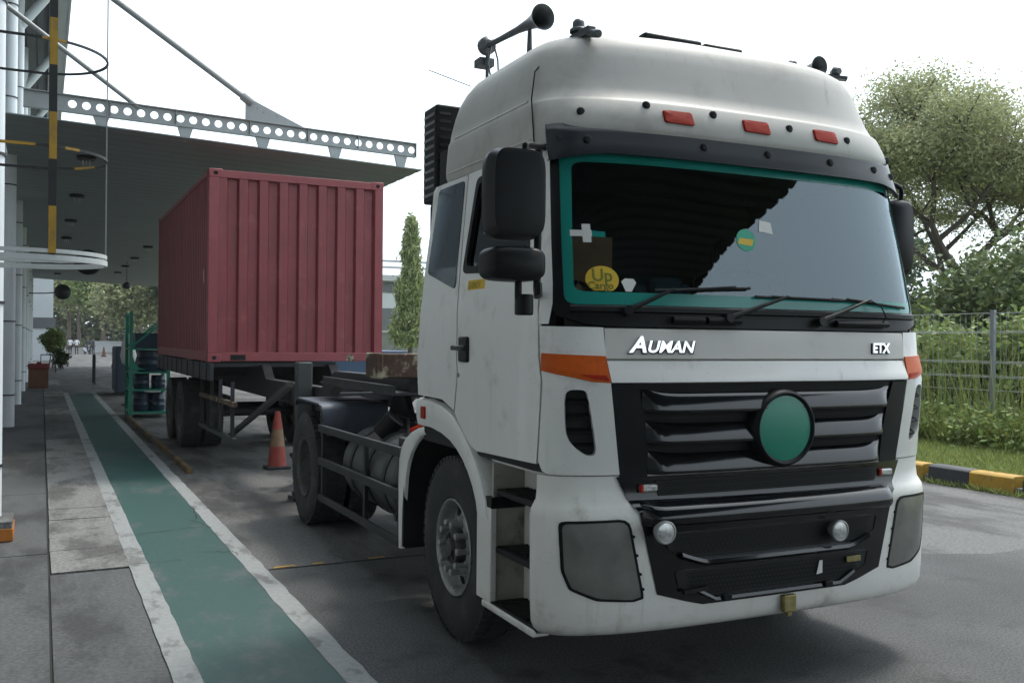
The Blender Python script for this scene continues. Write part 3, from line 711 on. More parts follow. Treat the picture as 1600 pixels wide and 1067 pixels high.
tb(band([(1.822, fu(-.985, 1.822), fu(.985, 1.822), -.02)] + [(z, fu(-.972, z), fu(.972, z), .006 if z < 1.81 else .002) for z in bz] + [(1.668, fu(-.968, 1.67), fu(.968, 1.67), -.01)]), 'bonnet_panel', 'paint_silver')
tb(band([(1.666, fu(-.966, 1.666), fu(.966, 1.666), -.01), (1.662, fu(-.966, 1.66), fu(.966, 1.66), .004)] + [(z, fu(-.966 + (1.66-z)*.04, z), fu(.966 - (1.66-z)*.04, z), .004 + (1.66-z)*.12) for z in (1.64, 1.60, 1.57)] + [(1.560, fu(-.960, 1.56), fu(.960, 1.56), .012), (1.557, fu(-.960, 1.557), fu(.960, 1.557), -.01)]), 'bonnet_trim', 'paint_white')
front_text([('A', .108, .003, .28, .001), ('UMAN', .078, .003, .28, .001)], -.868, 1.7005, .0085, 'lettering_base', 'black_plastic', sx=1.12, bold=.055)
front_text([('ETX', .072, .003, .1, .001)], .682, 1.7035, .0085, 'lettering_base', 'black_plastic', sx=1.05, bold=.05)
front_text([('A', .108, .006, .28, .0025), ('UMAN', .078, .006, .28, .002)], -.865, 1.703, .012, 'maker_lettering', 'chrome', sx=1.12)
front_text([('ETX', .072, .006, .1, .002)], .685, 1.706, .012, 'model_lettering', 'chrome', sx=1.05)
# cowl, washer pipes and wipers
tb(band([(1.925, fu(-1.12, 1.925), fu(1.12, 1.925), .012), (1.915, fu(-1.12, 1.915), fu(1.12, 1.915), .022), (1.895, fu(-1.12, 1.895), fu(1.12, 1.895), .018), (1.89, fu(-1.12, 1.89), fu(1.12, 1.89), .0)]), 'cowl_lip', 'black_plastic')
def P3(u, z, off): return BO(fu(u, z), z, off)
def polyU(u0, z0, u1, z1, off, n=8): return [P3(u0+(u1-u0)*i/n, z0+(z1-z0)*i/n, off) for i in range(n+1)]
for (pu, pz, eu, ez, b0, bz0, b1, bz1) in ((-.86, 1.895, -.60, 2.008, -.70, 2.002, -.13, 2.03), (-.30, 1.868, .10, 1.99, -.10, 1.988, .50, 1.983), (.30, 1.862, .69, 1.99, .42, 1.99, 1.02, 1.958)):
    w = MB(); w.tube(polyU(pu, pz, eu, ez, .03), [.018, .016, .013, .011, .01, .009, .008, .008, .007], 8); w.tube([P3(pu, pz, -.01), P3(pu, pz, .05)], .024, 12)
    wo = tb(w, 'wiper', 'black_plastic')
    w = MB(); w.tube(polyU(b0, bz0, b1, bz1, .012, 12), .008, 6); w.tube(polyU(b0+.1, bz0+.002, b1-.1, bz1+.002, .022, 10), .006, 6); tb(w, 'wiper_blade', 'black_matte', wo)
for a, b in ((-.62, -.44), (-.42, -.22), (.42, .82)): w = MB(); w.tube(polyU(a, 1.858, b, 1.858, .02), .018, 8); tb(w, 'washer_pipe', 'black_plastic')
w = MB(); w.tube([P3(.70, 1.985, .03), P3(.75, 1.95, .05), P3(.78, 1.89, .05), P3(.76, 1.86, .03)], .004, 6)
tb(w, 'washer_hose', 'black_plastic')

# sun visor across the top of the windscreen
def vis(u, t):     # t 0 top .. 1 bottom
    e = abs(u)/1.135; zt = 2.835 - .015*e*e; zb_ = 2.668 + (0.0 if e < .78 else -.04*((e-.78)/.22)**1.5)
    z = zt + (zb_-zt)*t; return BO(fu(u, z), z, .018 + .024*t)
N = 60; us = [1.13*math.sin(math.pi/2*(2*i/N-1)) for i in range(N+1)]
v_ = MB(); T = (0, .3, .65, .93, 1.0)
v_.v = [tuple(vis(u, t)) for t in T for u in us] + [tuple(vis(u, 1) + Vector((0, .02, .004))) for u in us]
for i in range(len(T)):
    for k in range(N): v_.f.append((i*(N+1)+k, i*(N+1)+k+1, (i+1)*(N+1)+k+1, (i+1)*(N+1)+k)); v_.mi.append(0)
vz = tb(v_, 'sun_visor', 'visor_smoke')
sol = vz.modifiers.new('solid', 'SOLIDIFY'); sol.thickness = .006
bt = MB(); bt.lathe([(0, .0), (-.012, 0.0), (-.014, .012), (-.010, .02), (0, .023)], axis='y', n=16); btm = bt.mesh('bolt', 'black_plastic')
for u in (-.98, -.35, .06, .5, .86, 1.05): o = link('bolt', btm, vz, vis(u, .55) + Vector((0, -.004, 0)))

# roof with high fairing
def rd(z): return lerp(z, [(2.72, .28), (2.83, .35), (2.95, .41), (3.07, .50), (3.4, .5)])
def ring_pts(z, f, w, d, rear, n, rr=.22, N=26):
    P = []
    for i in range(-N, N+1):
        t = i/N*math.pi/2; s = -1 if t < 0 else 1; P.append(Vector((s*w*abs(math.sin(t))**(2/n), f + d*(1 - max(0, math.cos(t))**(2/n)), z)))
    for q in np.linspace(.1, 1, 8): P.append(Vector((w, f + d + (rear - rr - f - d)*q, z)))
    for t in np.linspace(.2, 1, 5): P.append(Vector((w - rr + rr*math.cos(t*math.pi/2), rear - rr + rr*math.sin(t*math.pi/2), z)))
    for q in np.linspace(.15, .85, 6): P.append(Vector(((w-rr)*(1-2*q), rear, z)))
    for t in np.linspace(1, .2, 5): P.append(Vector((-(w - rr + rr*math.cos(t*math.pi/2)), rear - rr + rr*math.sin(t*math.pi/2), z)))
    for q in np.linspace(1, .1, 8): P.append(Vector((-w, f + d + (rear - rr - f - d)*q, z)))
    return P
prof = [(2.728, 3.94, 1.10, 5.50), (2.732, 3.90, 1.152, 5.56), (2.76, 3.885, 1.160, 5.57), (2.80, 3.868, 1.162, 5.57), (2.83, 3.862, 1.160, 5.57), (2.90, 3.885, 1.156, 5.565), (2.955, 3.905, 1.152, 5.56), (2.968, 3.915, 1.148, 5.56),
        (2.978, 3.93, 1.143, 5.555), (3.04, 3.95, 1.133, 5.55), (3.12, 3.975, 1.118, 5.53), (3.2, 3.995, 1.098, 5.50), (3.26, 4.016, 1.073, 5.46), (3.31, 4.042, 1.04, 5.41), (3.345, 4.08, .995, 5.35), (3.37, 4.14, .935, 5.27), (3.387, 4.23, .845, 5.18), (3.398, 4.42, .68, 5.06), (3.404, 4.6, .5, 4.95)]
m = MB(); m.loft([ring_pts(z, f, w, rd(z), r, 3.0, rr=min(.22, w*.3)) for z, f, w, r in prof])
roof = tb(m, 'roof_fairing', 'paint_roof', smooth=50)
for s in (-1, 1):    # side swages
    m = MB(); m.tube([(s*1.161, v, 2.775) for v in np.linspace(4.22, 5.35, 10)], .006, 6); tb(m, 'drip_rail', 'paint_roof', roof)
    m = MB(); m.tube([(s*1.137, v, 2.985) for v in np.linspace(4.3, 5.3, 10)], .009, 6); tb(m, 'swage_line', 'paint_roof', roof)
def roof_front(u, z):   # point on the fairing front
    f = np.interp(z, [p[0] for p in prof], [p[1] for p in prof]); w = np.interp(z, [p[0] for p in prof], [p[2] for p in prof]); n = 3.0
    q = (abs(u)/w)**n; return Vector((u, f + rd(z)*(1 - (1-q)**(1/n)), z))
for u, z in ((-.489, 2.888), (.0, 2.89), (.489, 2.892)):
    L = [(-.088, -.032), (.088, -.036), (.082, .036), (-.088, .036)]
    m = MB(); O = []
    for i in range(4):
        a, c, b = Vector(L[i-1]), Vector(L[i]), Vector(L[(i+1) % 4])
        for k in range(5):
            t = k/4; s = c + (a-c).normalized()*.016; e = c + (b-c).normalized()*.016; O.append(s*(1-t)**2 + c*2*t*(1-t) + e*t*t)
    rgs = []
    for sc_, off in ((1, .006), (1, -.006), (.94, -.012), (.5, -.014)): rgs.append([roof_front(u + p.x*sc_, z + p.y*sc_) + Vector((0, off, 0)) for p in O])
    m.loft(rgs); tb(m, 'marker_lamp', 'red_lens', roof)
for u, z in ((-1.0, 2.885), (-.66, 2.94), (-.27, 2.928), (.23, 2.908), (.66, 2.89), (1.06, 2.83)): link('bolt', btm, roof, roof_front(u, z) + Vector((0, .003, 0)))
m = MB(); m.box(-.30, .36, 4.50, 5.05, 3.38, 3.50); m.box(-.32, .08, 4.46, 4.54, 3.40, 3.522); m.box(.10, .38, 4.46, 4.54, 3.40, 3.517); tb(m, 'roof_hatch', 'black_plastic', roof, bevel=.015)
# air horns, beacons, antenna on the roof
def trumpet(p, q, r0, r1, name='air_horn', post=None):
    p, q = Vector(p), Vector(q); d = (q - p); L = d.length; d.normalize(); pts, rs = [], []
    for t, r in ((0, r0*1.6), (.06, r0*1.7), (.12, r0), (.3, r0), (.6, r0*1.25), (.8, r0*1.9), (.9, r1*.62), (.96, r1*.85), (1, r1), (.995, r1*.9), (.93, r1*.6), (.85, r1*.3), (.7, .004)):
        pts.append(p + d*L*t); rs.append(r)
    m = MB()
    e1 = d.orthogonal().normalized(); e2 = d.cross(e1); n = 24; vs = []
    for c, r in zip(pts, rs):
        for k in range(n): a = 2*math.pi*k/n; vs.append(c + (e1*math.cos(a) + e2*math.sin(a))*r)
    m.add(vs, [(i*n+k, i*n+(k+1) % n, (i+1)*n+(k+1) % n, (i+1)*n+k) for i in range(len(pts)-1) for k in range(n)])
    if post: m.tube([post[0], post[1]], [.02, .012], 10); m.box(post[0][0]-.035, post[0][0]+.035, post[0][1]-.05, post[0][1]+.05, post[0][2]-.01, post[0][2]+.012)
    return tb(m, name, 'horn_grey', recalc=False)
trumpet((-.86, 5.50, 3.64), (-.84, 4.72, 3.60), .018, .075, post=((-.85, 4.87, 3.37), (-.85, 4.87, 3.585)))
m = MB()
m.lathe([(-.045, 0), (-.045, .03), (-.02, .058), (.02, .058), (.045, .03), (.045, 0)], (-.86, 5.47, 3.64), 'y', 16); m.tube([(-.86, 5.46, 3.60), (-.86, 5.46, 3.2)], .012, 8); m.box(-.90, -.80, 5.48, 5.58, 3.52, 3.57)
m.tube([(-.86, 5.36, 3.62), (-.84, 5.34, 3.52), (-.85, 5.3, 3.36)], .006, 6); m.tube([(-.86, 5.4, 3.62), (-.89, 5.38, 3.5), (-.86, 5.36, 3.34)], .006, 6)
tb(m, 'horn_valve', 'horn_grey')
m = MB(); m.lathe([(0, .048), (.018, .048), (.02, .034), (.055, .032), (.07, .02), (.074, 0)], (-.86, 4.27, 3.375), 'z', 18); m.box(-.885, -.835, 4.13, 4.33, 3.33, 3.372); m.tube([(-.86, 4.16, 3.34), (-.86, 4.06, 3.31)], .022, 10); tb(m, 'roof_spotlight', 'horn_grey', bevel=.005)
trumpet((.80, 4.62, 3.44), (.80, 4.27, 3.42), .016, .062, post=((.80, 4.45, 3.36), (.80, 4.45, 3.42)))
m = MB(); m.lathe([(-.03, 0), (-.03, .02), (0, .035), (.03, .02), (.03, 0)], (.70, 4.40, 3.445), 'y', 14); m.lathe([(-.03, 0), (-.03, .02), (0, .034), (.03, .02), (.03, 0)], (.91, 4.25, 3.395), 'y', 14); m.bar((.68, 4.38, 3.40), (.95, 4.2, 3.345), .05, .02); tb(m, 'roof_spotlight', 'horn_grey')
m = MB(); m.tube([(-.92, 5.58, 3.40), (-1.16, 5.72, 3.51)], .0035, 5); tb(m, 'antenna', 'black_plastic')
m = MB(); m.tube([(-.92, 4.35, 3.345), (-1.11, 4.28, 3.14), (-1.158, 4.22, 2.98), (-1.172, 4.16, 2.75)], .004, 5); tb(m, 'cable', 'black_plastic')

# doors, quarter panels
for s in (-1, 1):
    dl = [S_(s, 3.968, 1.165), S_(s, 4.69, 1.148), S_(s, 4.78, 1.175), S_(s, 4.86, 1.225), S_(s, 4.94, 1.28), S_(s, 5.012, 1.335), S_(s, 5.012, 2.722), S_(s, 4.145, 2.722), S_(s, 3.985, 1.96), S_(s, 3.968, 1.8)]
    wl_ = rounded([S_(s, 4.10, 2.11), S_(s, 4.945, 2.15), S_(s, 4.865, 2.665), S_(s, 4.19, 2.665)], .08)
    dr = tb(ring(dl, wl_, .008, .022, .02, .06, 6), 'door', 'paint_white')
    tb(ring(rounded([S_(s, 4.085, 2.095), S_(s, 4.96, 2.135), S_(s, 4.878, 2.68), S_(s, 4.175, 2.68)], .08), rounded([S_(s, 4.13, 2.135), S_(s, 4.915, 2.175), S_(s, 4.84, 2.645), S_(s, 4.215, 2.645)], .08), .0105, .004, .02), 'window_seal', 'black_plastic', dr)
    tb(patch(wl_, -.012, 0), 'window', 'door_glass', dr)
    hd = MB(); x0, x1 = sorted((s*1.238, s*1.262)); hd.box(x0, x1, 4.80, 4.93, 1.63, 1.775); tb(hd, 'door_handle', 'black_plastic', dr, bevel=.012)
    hd = MB(); x0, x1 = sorted((s*1.255, s*1.285)); hd.box(x0, x1, 4.80, 4.99, 1.695, 1.725); tb(hd, 'handle_grip', 'black_gloss', dr, bevel=.008)
    hd = MB(); hd.lathe([(0, 0), (s*.008, 0), (s*.008, .012), (0, .014)], (s*1.242, 4.955, 1.555), 'x', 12); tb(hd, 'keyhole', 'steel_grey', dr)
    # body crease on the lower door
    ql = [S_(s, 5.03, 1.345), S_(s, 5.22, 1.40), S_(s, 5.64, 1.405), S_(s, 5.66, 1.55), S_(s, 5.62, 1.9), S_(s, 5.56, 2.722), S_(s, 5.03, 2.722)]
    q_ = tb(patch(ql, .006, .03, .06), 'quarter_panel', 'paint_white')
    tb(patch(rounded([S_(s, 5.05, 2.05), S_(s, 5.535, 2.17), S_(s, 5.475, 2.69), S_(s, 5.06, 2.69)], .07), .012, .006), 'quarter_window', 'quarter_glass', q_)
m = MB(); m.prism([(-1.21, 1.35), (1.21, 1.35), (1.21, 1.95), (1.15, 2.73), (-1.15, 2.73), (-1.21, 1.95)], 5.56, 5.66, 'y'); tb(m, 'cab_rear_wall', 'paint_white', bevel=.03)
# number on the door
me_ = text_mesh('G1004CH', .05, .0006); mb = MB(); mb.add([(-1.228 - v.co.z, 4.845 - v.co.x*.78, 2.045 + v.co.y + .0) for v in me_.vertices], [tuple(p.vertices) for p in me_.polygons])
for i, p in enumerate(mb.v): mb.v[i] = (float(-cw(p[2]) - .0095), p[1], p[2])
tb(mb, 'door_number', 'sticker_dark')
m = MB(); vs = [BO(sv(-1, v, z), z, .0088) for z, v in ((2.035, 4.86), (2.035, 4.62), (2.09, 4.62), (2.09, 4.86))]; m.add(vs, [(0, 1, 2, 3)]); tb(m, 'number_backing', 'sticker_yellow')

# mirrors
def mirrors(s, v0, u_in, u_out, z0, z1, zs0, zs1):
    x0, x1 = sorted((s*u_in, s*u_out))
    m = MB(); rgs = []
    zc = (z0+z1)/2
    for y, k in ((v0-.075, .55), (v0-.07, .8), (v0-.045, .94), (v0, 1.0), (v0+.06, .98), (v0+.075, .93)):
        P = []; hx, hz = (x1-x0)/2, (z1-z0)/2
        for i in range(40):
            t = 2*math.pi*i/40; c, sn = math.cos(t), math.sin(t); n = 5
            P.append(Vector(((x0+x1)/2 + hx*(k if k > .9 else k**.35)*math.copysign(abs(c)**(2/n), c), y, zc + hz*(k if k > .9 else k**.25)*math.copysign(abs(sn)**(2/n), sn))))
        rgs.append(P)
    m.loft(rgs); mo = tb(m, 'wing_mirror', 'black_plastic', smooth=60)
    g = MB(); g.box(x0+.025, x1-.025, v0+.074, v0+.079, z0+.03, z1-.03); tb(g, 'mirror_glass', 'chrome', mo)
    m = MB(); rgs = []
    for y, k in ((v0-.08, .6), (v0-.06, .88), (v0-.02, 1), (v0+.06, 1), (v0+.08, .95)):
        P = []
        for i in range(32):
            t = 2*math.pi*i/32; c, sn = math.cos(t), math.sin(t); n = 4
            P.append(Vector(((x0+x1)/2 - s*.0 + ((x1-x0)/2+.005)*k**.5*math.copysign(abs(c)**(2/n), c), y, (zs0+zs1)/2 + (zs1-zs0)/2*k**.5*math.copysign(abs(sn)**(2/n), sn))))
        rgs.append(P)
    m.loft(rgs); m2 = tb(m, 'wide_mirror', 'black_plastic', smooth=60)
    a = MB(); xi = s*(u_in - .02); 
    a.tube([(s*1.13, 4.12, z1+.10), (s*(u_in+.02), v0+.09, z1+.045), (s*(u_in+.08), v0+.0, z1+.02), (s*(u_in+.08), v0, z1-.05)], .016, 10)
    a.tube([(xi, v0+.06, z1+.02), (xi, v0+.07, zs0-.02), (s*1.20, 4.05, zs0-.06)], .018, 10); a.tube([(xi, v0+.06, zs0), (xi, v0+.05, zs0-.06)], .02, 8)
    tb(a, 'mirror_arm', 'black_plastic')
    b = MB(); b.tube([(s*1.40, v0+.03, zs0-.15), (s*1.40, v0+.03, zs0-.055)], .043, 16); b.tube([(s*1.43, v0+.03, zs0-.08), (s*1.43, v0+.03, zs0+.02)], .018, 8); tb(b, 'mirror_joint', 'black_plastic', bevel=.008)
mirrors(-1, 3.76, 1.335, 1.605, 2.205, 2.615, 2.02, 2.175)
def mirror_right():
    m = MB(); rgs = []
    for y, k in ((4.05, .7), (4.07, .93), (4.12, 1), (4.18, .98)):
        P = []
        for i in range(36):
            t = 2*math.pi*i/36; c, sn = math.cos(t), math.sin(t); n = 5
            P.append(Vector((1.265 + .105*k**.5*math.copysign(abs(c)**(2/n), c), y, 2.40 + .23*k**.4*math.copysign(abs(sn)**(2/n), sn))))
        rgs.append(P)
    m.loft(rgs); tb(m, 'wing_mirror', 'black_plastic', smooth=60)
    a = MB(); a.tube([(1.12, 4.13, 2.72), (1.22, 4.08, 2.715), (1.27, 4.08, 2.70), (1.30, 4.10, 2.67), (1.30, 4.11, 2.6)], .015, 10); a.tube([(1.24, 4.12, 2.2), (1.22, 4.15, 2.1)], .017, 8); tb(a, 'mirror_arm', 'black_plastic')
mirror_right()

# grille
gm = tb(band([(z, fu(-lerp(z, [(1.12, .89), (1.555, .957)]), z), fu(lerp(z, [(1.12, .89), (1.555, .957)]), z), -.012) for z in np.linspace(1.555, 1.105, 10)]), 'grille', 'black_matte')
msh = MB()
for zc, h in ((1.533, .016), (1.388, .028), (1.236, .026)):     # honeycomb mesh strips between the bars
    nh = 60
    for i in range(nh):
        for r in range(2):
            u = -.80 + 1.6*(i + .5*r)/nh; z = zc - h/2 + h*r
            P = [P3(u + .011*math.cos(t), z + h*.42*math.sin(t), -.006) for t in np.linspace(0, 2*math.pi, 7)[:6]] + [P3(u + .007*math.cos(t), z + h*.26*math.sin(t), -.006) for t in np.linspace(0, 2*math.pi, 7)[:6]]
            msh.add(P, [(k, (k+1) % 6, 6+(k+1) % 6, 6+k) for k in range(6)])
tag(tb(msh, 'grille_mesh', 'black_plastic', gm, smooth=0), kind='stuff')
for s in (-1, 1):   # glossy side cheeks
    M = (lambda L: L) if s < 0 else mir
    tb(patch(M([F_(-.90, 1.105), F_(-.955, 1.552), F_(-.83, 1.55), F_(-.79, 1.42), F_(-.765, 1.28), F_(-.755, 1.105)]), .004, .012), 'grille_cheek', 'black_plastic', gm)
for zt, zb2, ue in ((1.512, 1.415, .80), (1.362, 1.265, .775), (1.215, 1.118, .755)):
    m = MB(); n = 56; pr = [(0, -.004), (.10, .012), (.32, .024), (.80, .050), (.95, .047), (1.0, .03), (1.0, -.006)]; vs = []
    for t, of in pr:
        for i in range(n+1):
            q = 2*i/n - 1; u = ue*q; e = abs(q)
            k = 1 if e < .86 else max(.0, 1 - ((e-.86)/.14)**2.2)
            top = zt + (.016*((e-.7)/.3)**2 if e > .7 else 0); zz = top + (zb2 - top)*t
            vs.append(P3(u, zz, of*k - .002*(1-k)))
    m.add(vs, [(i*(n+1)+k, i*(n+1)+k+1, (i+1)*(n+1)+k+1, (i+1)*(n+1)+k) for i in range(len(pr)-1) for k in range(n)])
    tb(m, 'grille_bar', 'black_gloss', smooth=60)
m = MB(); m.lathe([(.06, .20), (-.035, .197), (-.058, .188), (-.064, .178), (-.056, .168), (-.05, .164)], (.012, 3.70, 1.325), 'y', 56); eb = tb(m, 'badge_ring', 'black_plastic', smooth=60)
m = MB(); m.lathe([(-.050, .166), (-.056, .12), (-.060, .06), (-.061, 0)], (.012, 3.70, 1.325), 'y', 56); tb(m, 'badge_disc', 'emblem_green', eb)

# bumper
def bo_rows(a0, a1, rows): return [(z, a0(z), a1(z), off) for z, off in rows]
aL = lambda z: sv(-1, 3.972, z); aR = lambda z: -sv(-1, 3.972, z)
rows = [(1.118, -.02), (1.115, .0), (1.05, .0), (1.0, .006), (.975, .022), (.955, .034), (.92, .040), (.7, .042), (.5, .044), (.42, .040), (.385, .026), (.36, .0), (.345, -.06), (.34, -.2)]
bp = tb(band(bo_rows(aL, aR, rows), 90), 'bumper', 'paint_bumper', smooth=60)
for s in (-1, 1):   # return face of the bumper towards the steps
    m = MB(); P = [BO(sv(s, 3.972, z), z, of) for z, of in rows[2:12]]; Q = [p + Vector((-s*.10, .0, 0)) for p in P]; n = len(P)
    m.add(P + Q, [(i, i+1, n+i+1, n+i) for i in range(n-1)]); tb(m, 'bumper_end', 'paint_bumper', bp)
    M = (lambda L: L) if s < 0 else mir
    hl = M(rounded([F_(-1.155, .90), F_(-.872, .906), F_(-.795, .545), F_(-.84, .533), F_(-1.0, .548), F_(-1.115, .60), F_(-1.143, .68)], .12, 3))
    big = M(rounded([F_(-1.168, .912), F_(-.862, .918), F_(-.78, .535), F_(-.835, .522), F_(-1.01, .536), F_(-1.125, .592), F_(-1.155, .68)], .12, 3))
    h = tb(ring(big, hl, .0465, .006, .002, .04, 2), 'headlamp', 'black_plastic')
    tb(patch(hl, .0455, .0, .03, dome=.010), 'headlamp_lens', 'lens_head', h)
    k = MB()
    for t in (.2, .45, .7, .9):
        u, z = -.872 + .077*t + .014, .906 - .361*t; k.tube([P3(-s*u*-1 if False else (u if s < 0 else -u), z, .04), P3(u if s < 0 else -u, z, .052)], .007, 8)
    tb(k, 'lamp_clip', 'black_plastic', h)
blk = [F_(-.918, 1.112), F_(.918, 1.112), F_(.855, .99), F_(.815, .945), F_(.715, .548), F_(.47, .478), F_(-.47, .478), F_(-.715, .548), F_(-.815, .945), F_(-.855, .99)]
wid = [(.478, .46), (.50, .55), (.548, .715), (.945, .815), (.99, .855), (1.112, .918)]
cb = tb(band([(z, fu(-lerp(z, wid), z), fu(lerp(z, wid), z), (.046 if z < .96 else lerp(z, [(.96, .046), (.99, .014), (1.0, .010)]))) for z in (1.112, 1.06, 1.0, .99, .975, .96, .945, .85, .75, .65, .548, .52, .50, .478)] + [(.476, fu(-.46, .48), fu(.46, .48), .03)], 70), 'bumper_centre', 'black_gloss', smooth=60)
def dark_open(loop, name): 
    o = tb(ring(rounded([(a*1.015, z) for a, z in loop], .15, 3), rounded(loop, .15, 3), .052, .01, .02, .05, 2), name, 'black_gloss', cb)
    tb(patch(rounded(loop, .15, 3), .0475, 0), 'intake_mesh', 'black_matte', cb); return o
dark_open([F_(-.56, .715), F_(.56, .715), F_(.66, .76), F_(.68, .84), F_(-.68, .84), F_(-.66, .76)], 'intake_frame')
dark_open([F_(-.46, .515), F_(.46, .515), F_(.60, .575), F_(.62, .655), F_(-.62, .655), F_(-.60, .575)], 'intake_frame')
tb(patch([F_(-.70, 1.015), F_(.70, 1.015), F_(.72, 1.09), F_(-.72, 1.09)], .016, 0), 'intake_mesh', 'black_matte', cb)
hx = MB()
for (z0_, z1_, ua, of) in ((.73, .83, .62, .0485), (.53, .64, .54, .0485), (1.02, 1.085, .68, .0175)):
    nr = max(2, int((z1_-z0_)/.022)); nu_ = 44
    for r in range(nr):
        for i in range(nu_):
            u = -ua + 2*ua*(i + .5*(r % 2))/nu_; z = z0_ + (z1_-z0_)*(r+.5)/nr
            P = [P3(u + .016*math.cos(t), z + .013*math.sin(t), of) for t in np.linspace(0, 2*math.pi, 7)[:6]] + [P3(u + .011*math.cos(t), z + .008*math.sin(t), of) for t in np.linspace(0, 2*math.pi, 7)[:6]]
            hx.add(P, [(k, (k+1) % 6, 6+(k+1) % 6, 6+k) for k in range(6)])
tag(tb(hx, 'honeycomb_mesh', 'black_plastic', cb, smooth=0), kind='stuff')
m = MB(); n = 50; pr = [(.992, .012), (.985, .05), (.972, .078), (.94, .108), (.905, .112), (.885, .098), (.872, .046)]; vs = []
for z, of in pr:
    for i in range(n+1):
        q = 2*i/n-1; e = abs(q); k = 1 if e < .9 else 1 - ((e-.9)/.1)**2*.75; vs.append(P3(.80*q, z, .02 + (of-.02)*k))
m.add(vs, [(i*(n+1)+k, i*(n+1)+k+1, (i+1)*(n+1)+k+1, (i+1)*(n+1)+k) for i in range(len(pr)-1) for k in range(n)]); tb(m, 'bumper_step', 'black_gloss', smooth=60)
m = MB(); n = 40; vs = []
for z, of in ((.70, .046), (.703, .075), (.688, .085), (.672, .07), (.668, .046)):
    for i in range(n+1): q = 2*i/n-1; vs.append(P3(.60*q, z + .045*max(0, (abs(q)-.75)/.25)**1.3, of))
m.add(vs, [(i*(n+1)+k, i*(n+1)+k+1, (i+1)*(n+1)+k+1, (i+1)*(n+1)+k) for i in range(4) for k in range(n)]); tb(m, 'bumper_rib', 'black_gloss', cb)
m = MB(); n = 40; vs = []
for z, of in ((.512, .046), (.514, .07), (.50, .076), (.49, .046)):
    for i in range(n+1): q = 2*i/n-1; vs.append(P3(.50*q, z + .05*max(0, (abs(q)-.8)/.2), of))
m.add(vs, [(i*(n+1)+k, i*(n+1)+k+1, (i+1)*(n+1)+k+1, (i+1)*(n+1)+k) for i in range(3) for k in range(n)]); tb(m, 'bumper_rib', 'black_gloss', cb)
fg = MB(); fg.lathe([(.04, .03), (-.01, .055), (-.028, .055), (-.031, .049), (-.026, .045)], axis='y', n=28); fgr = fg.mesh('fog_lamp', 'steel_grey')
fl = MB(); fl.lathe([(-.026, .046), (-.031, .025), (-.032, 0)], axis='y', n=28); fll = fl.mesh('fog_lens', 'lens_clear')
for u, z in ((-.728, .866), (.352, .788)):
    p = P3(u, z, .115 if u < 0 else .085); o = link('fog_lamp', fgr, truck, p + Vector(TO)); link('fog_lens', fll, o)
for u in (-.756, .79):
    m = MB(); p = P3(u, 1.055, .012); m.box(p.x-.05, p.x+.05, p.y-.012, p.y+.01, 1.038, 1.072); mo = tb(m, 'marker_lamp', 'lens_clear', bevel=.008)
    m = MB(); q = -1 if u < 0 else -1; m.box(p.x-.052, p.x-.032, p.y-.015, p.y, 1.036, 1.074); tb(m, 'lamp_end', 'red_lens', mo, bevel=.004)
m = MB(); p = P3(.055, .43, .045); m.box(p.x-.035, p.x+.05, p.y-.03, p.y, .385, .475); m.box(p.x-.005, p.x+.03, p.y-.02, p.y, .36, .386); tb(m, 'tow_plug', 'brass', bevel=.008)
m = MB(); p = P3(.27, .60, .055); m.add([p + Vector((-.025, -.004, -.04)), p + Vector((.015, -.004, -.035)), p + Vector((.015, -.004, .03)), p + Vector((-.005, -.004, .03))], [(0, 1, 2, 3)]); tb(m, 'torn_sticker', 'sticker_white', smooth=0)
m = MB(); p = P3(.50, .615, .055); m.box(p.x-.05, p.x+.05, p.y-.012, p.y, .602, .632); tb(m, 'reflector', 'brass', bevel=.003)
for u in (-.34, .31): m = MB(); p = P3(u, .505, .08); m.box(p.x-.025, p.x+.025, p.y-.008, p.y+.02, .49, .525); tb(m, 'bumper_catch', 'black_plastic', bevel=.004)
m = MB(); p = P3(-.52, .56, .07); m.bar(p + Vector((-.07, 0, -.005)), p + Vector((.07, 0, .005)), .02, .02); tb(m, 'intake_lip', 'black_gloss')

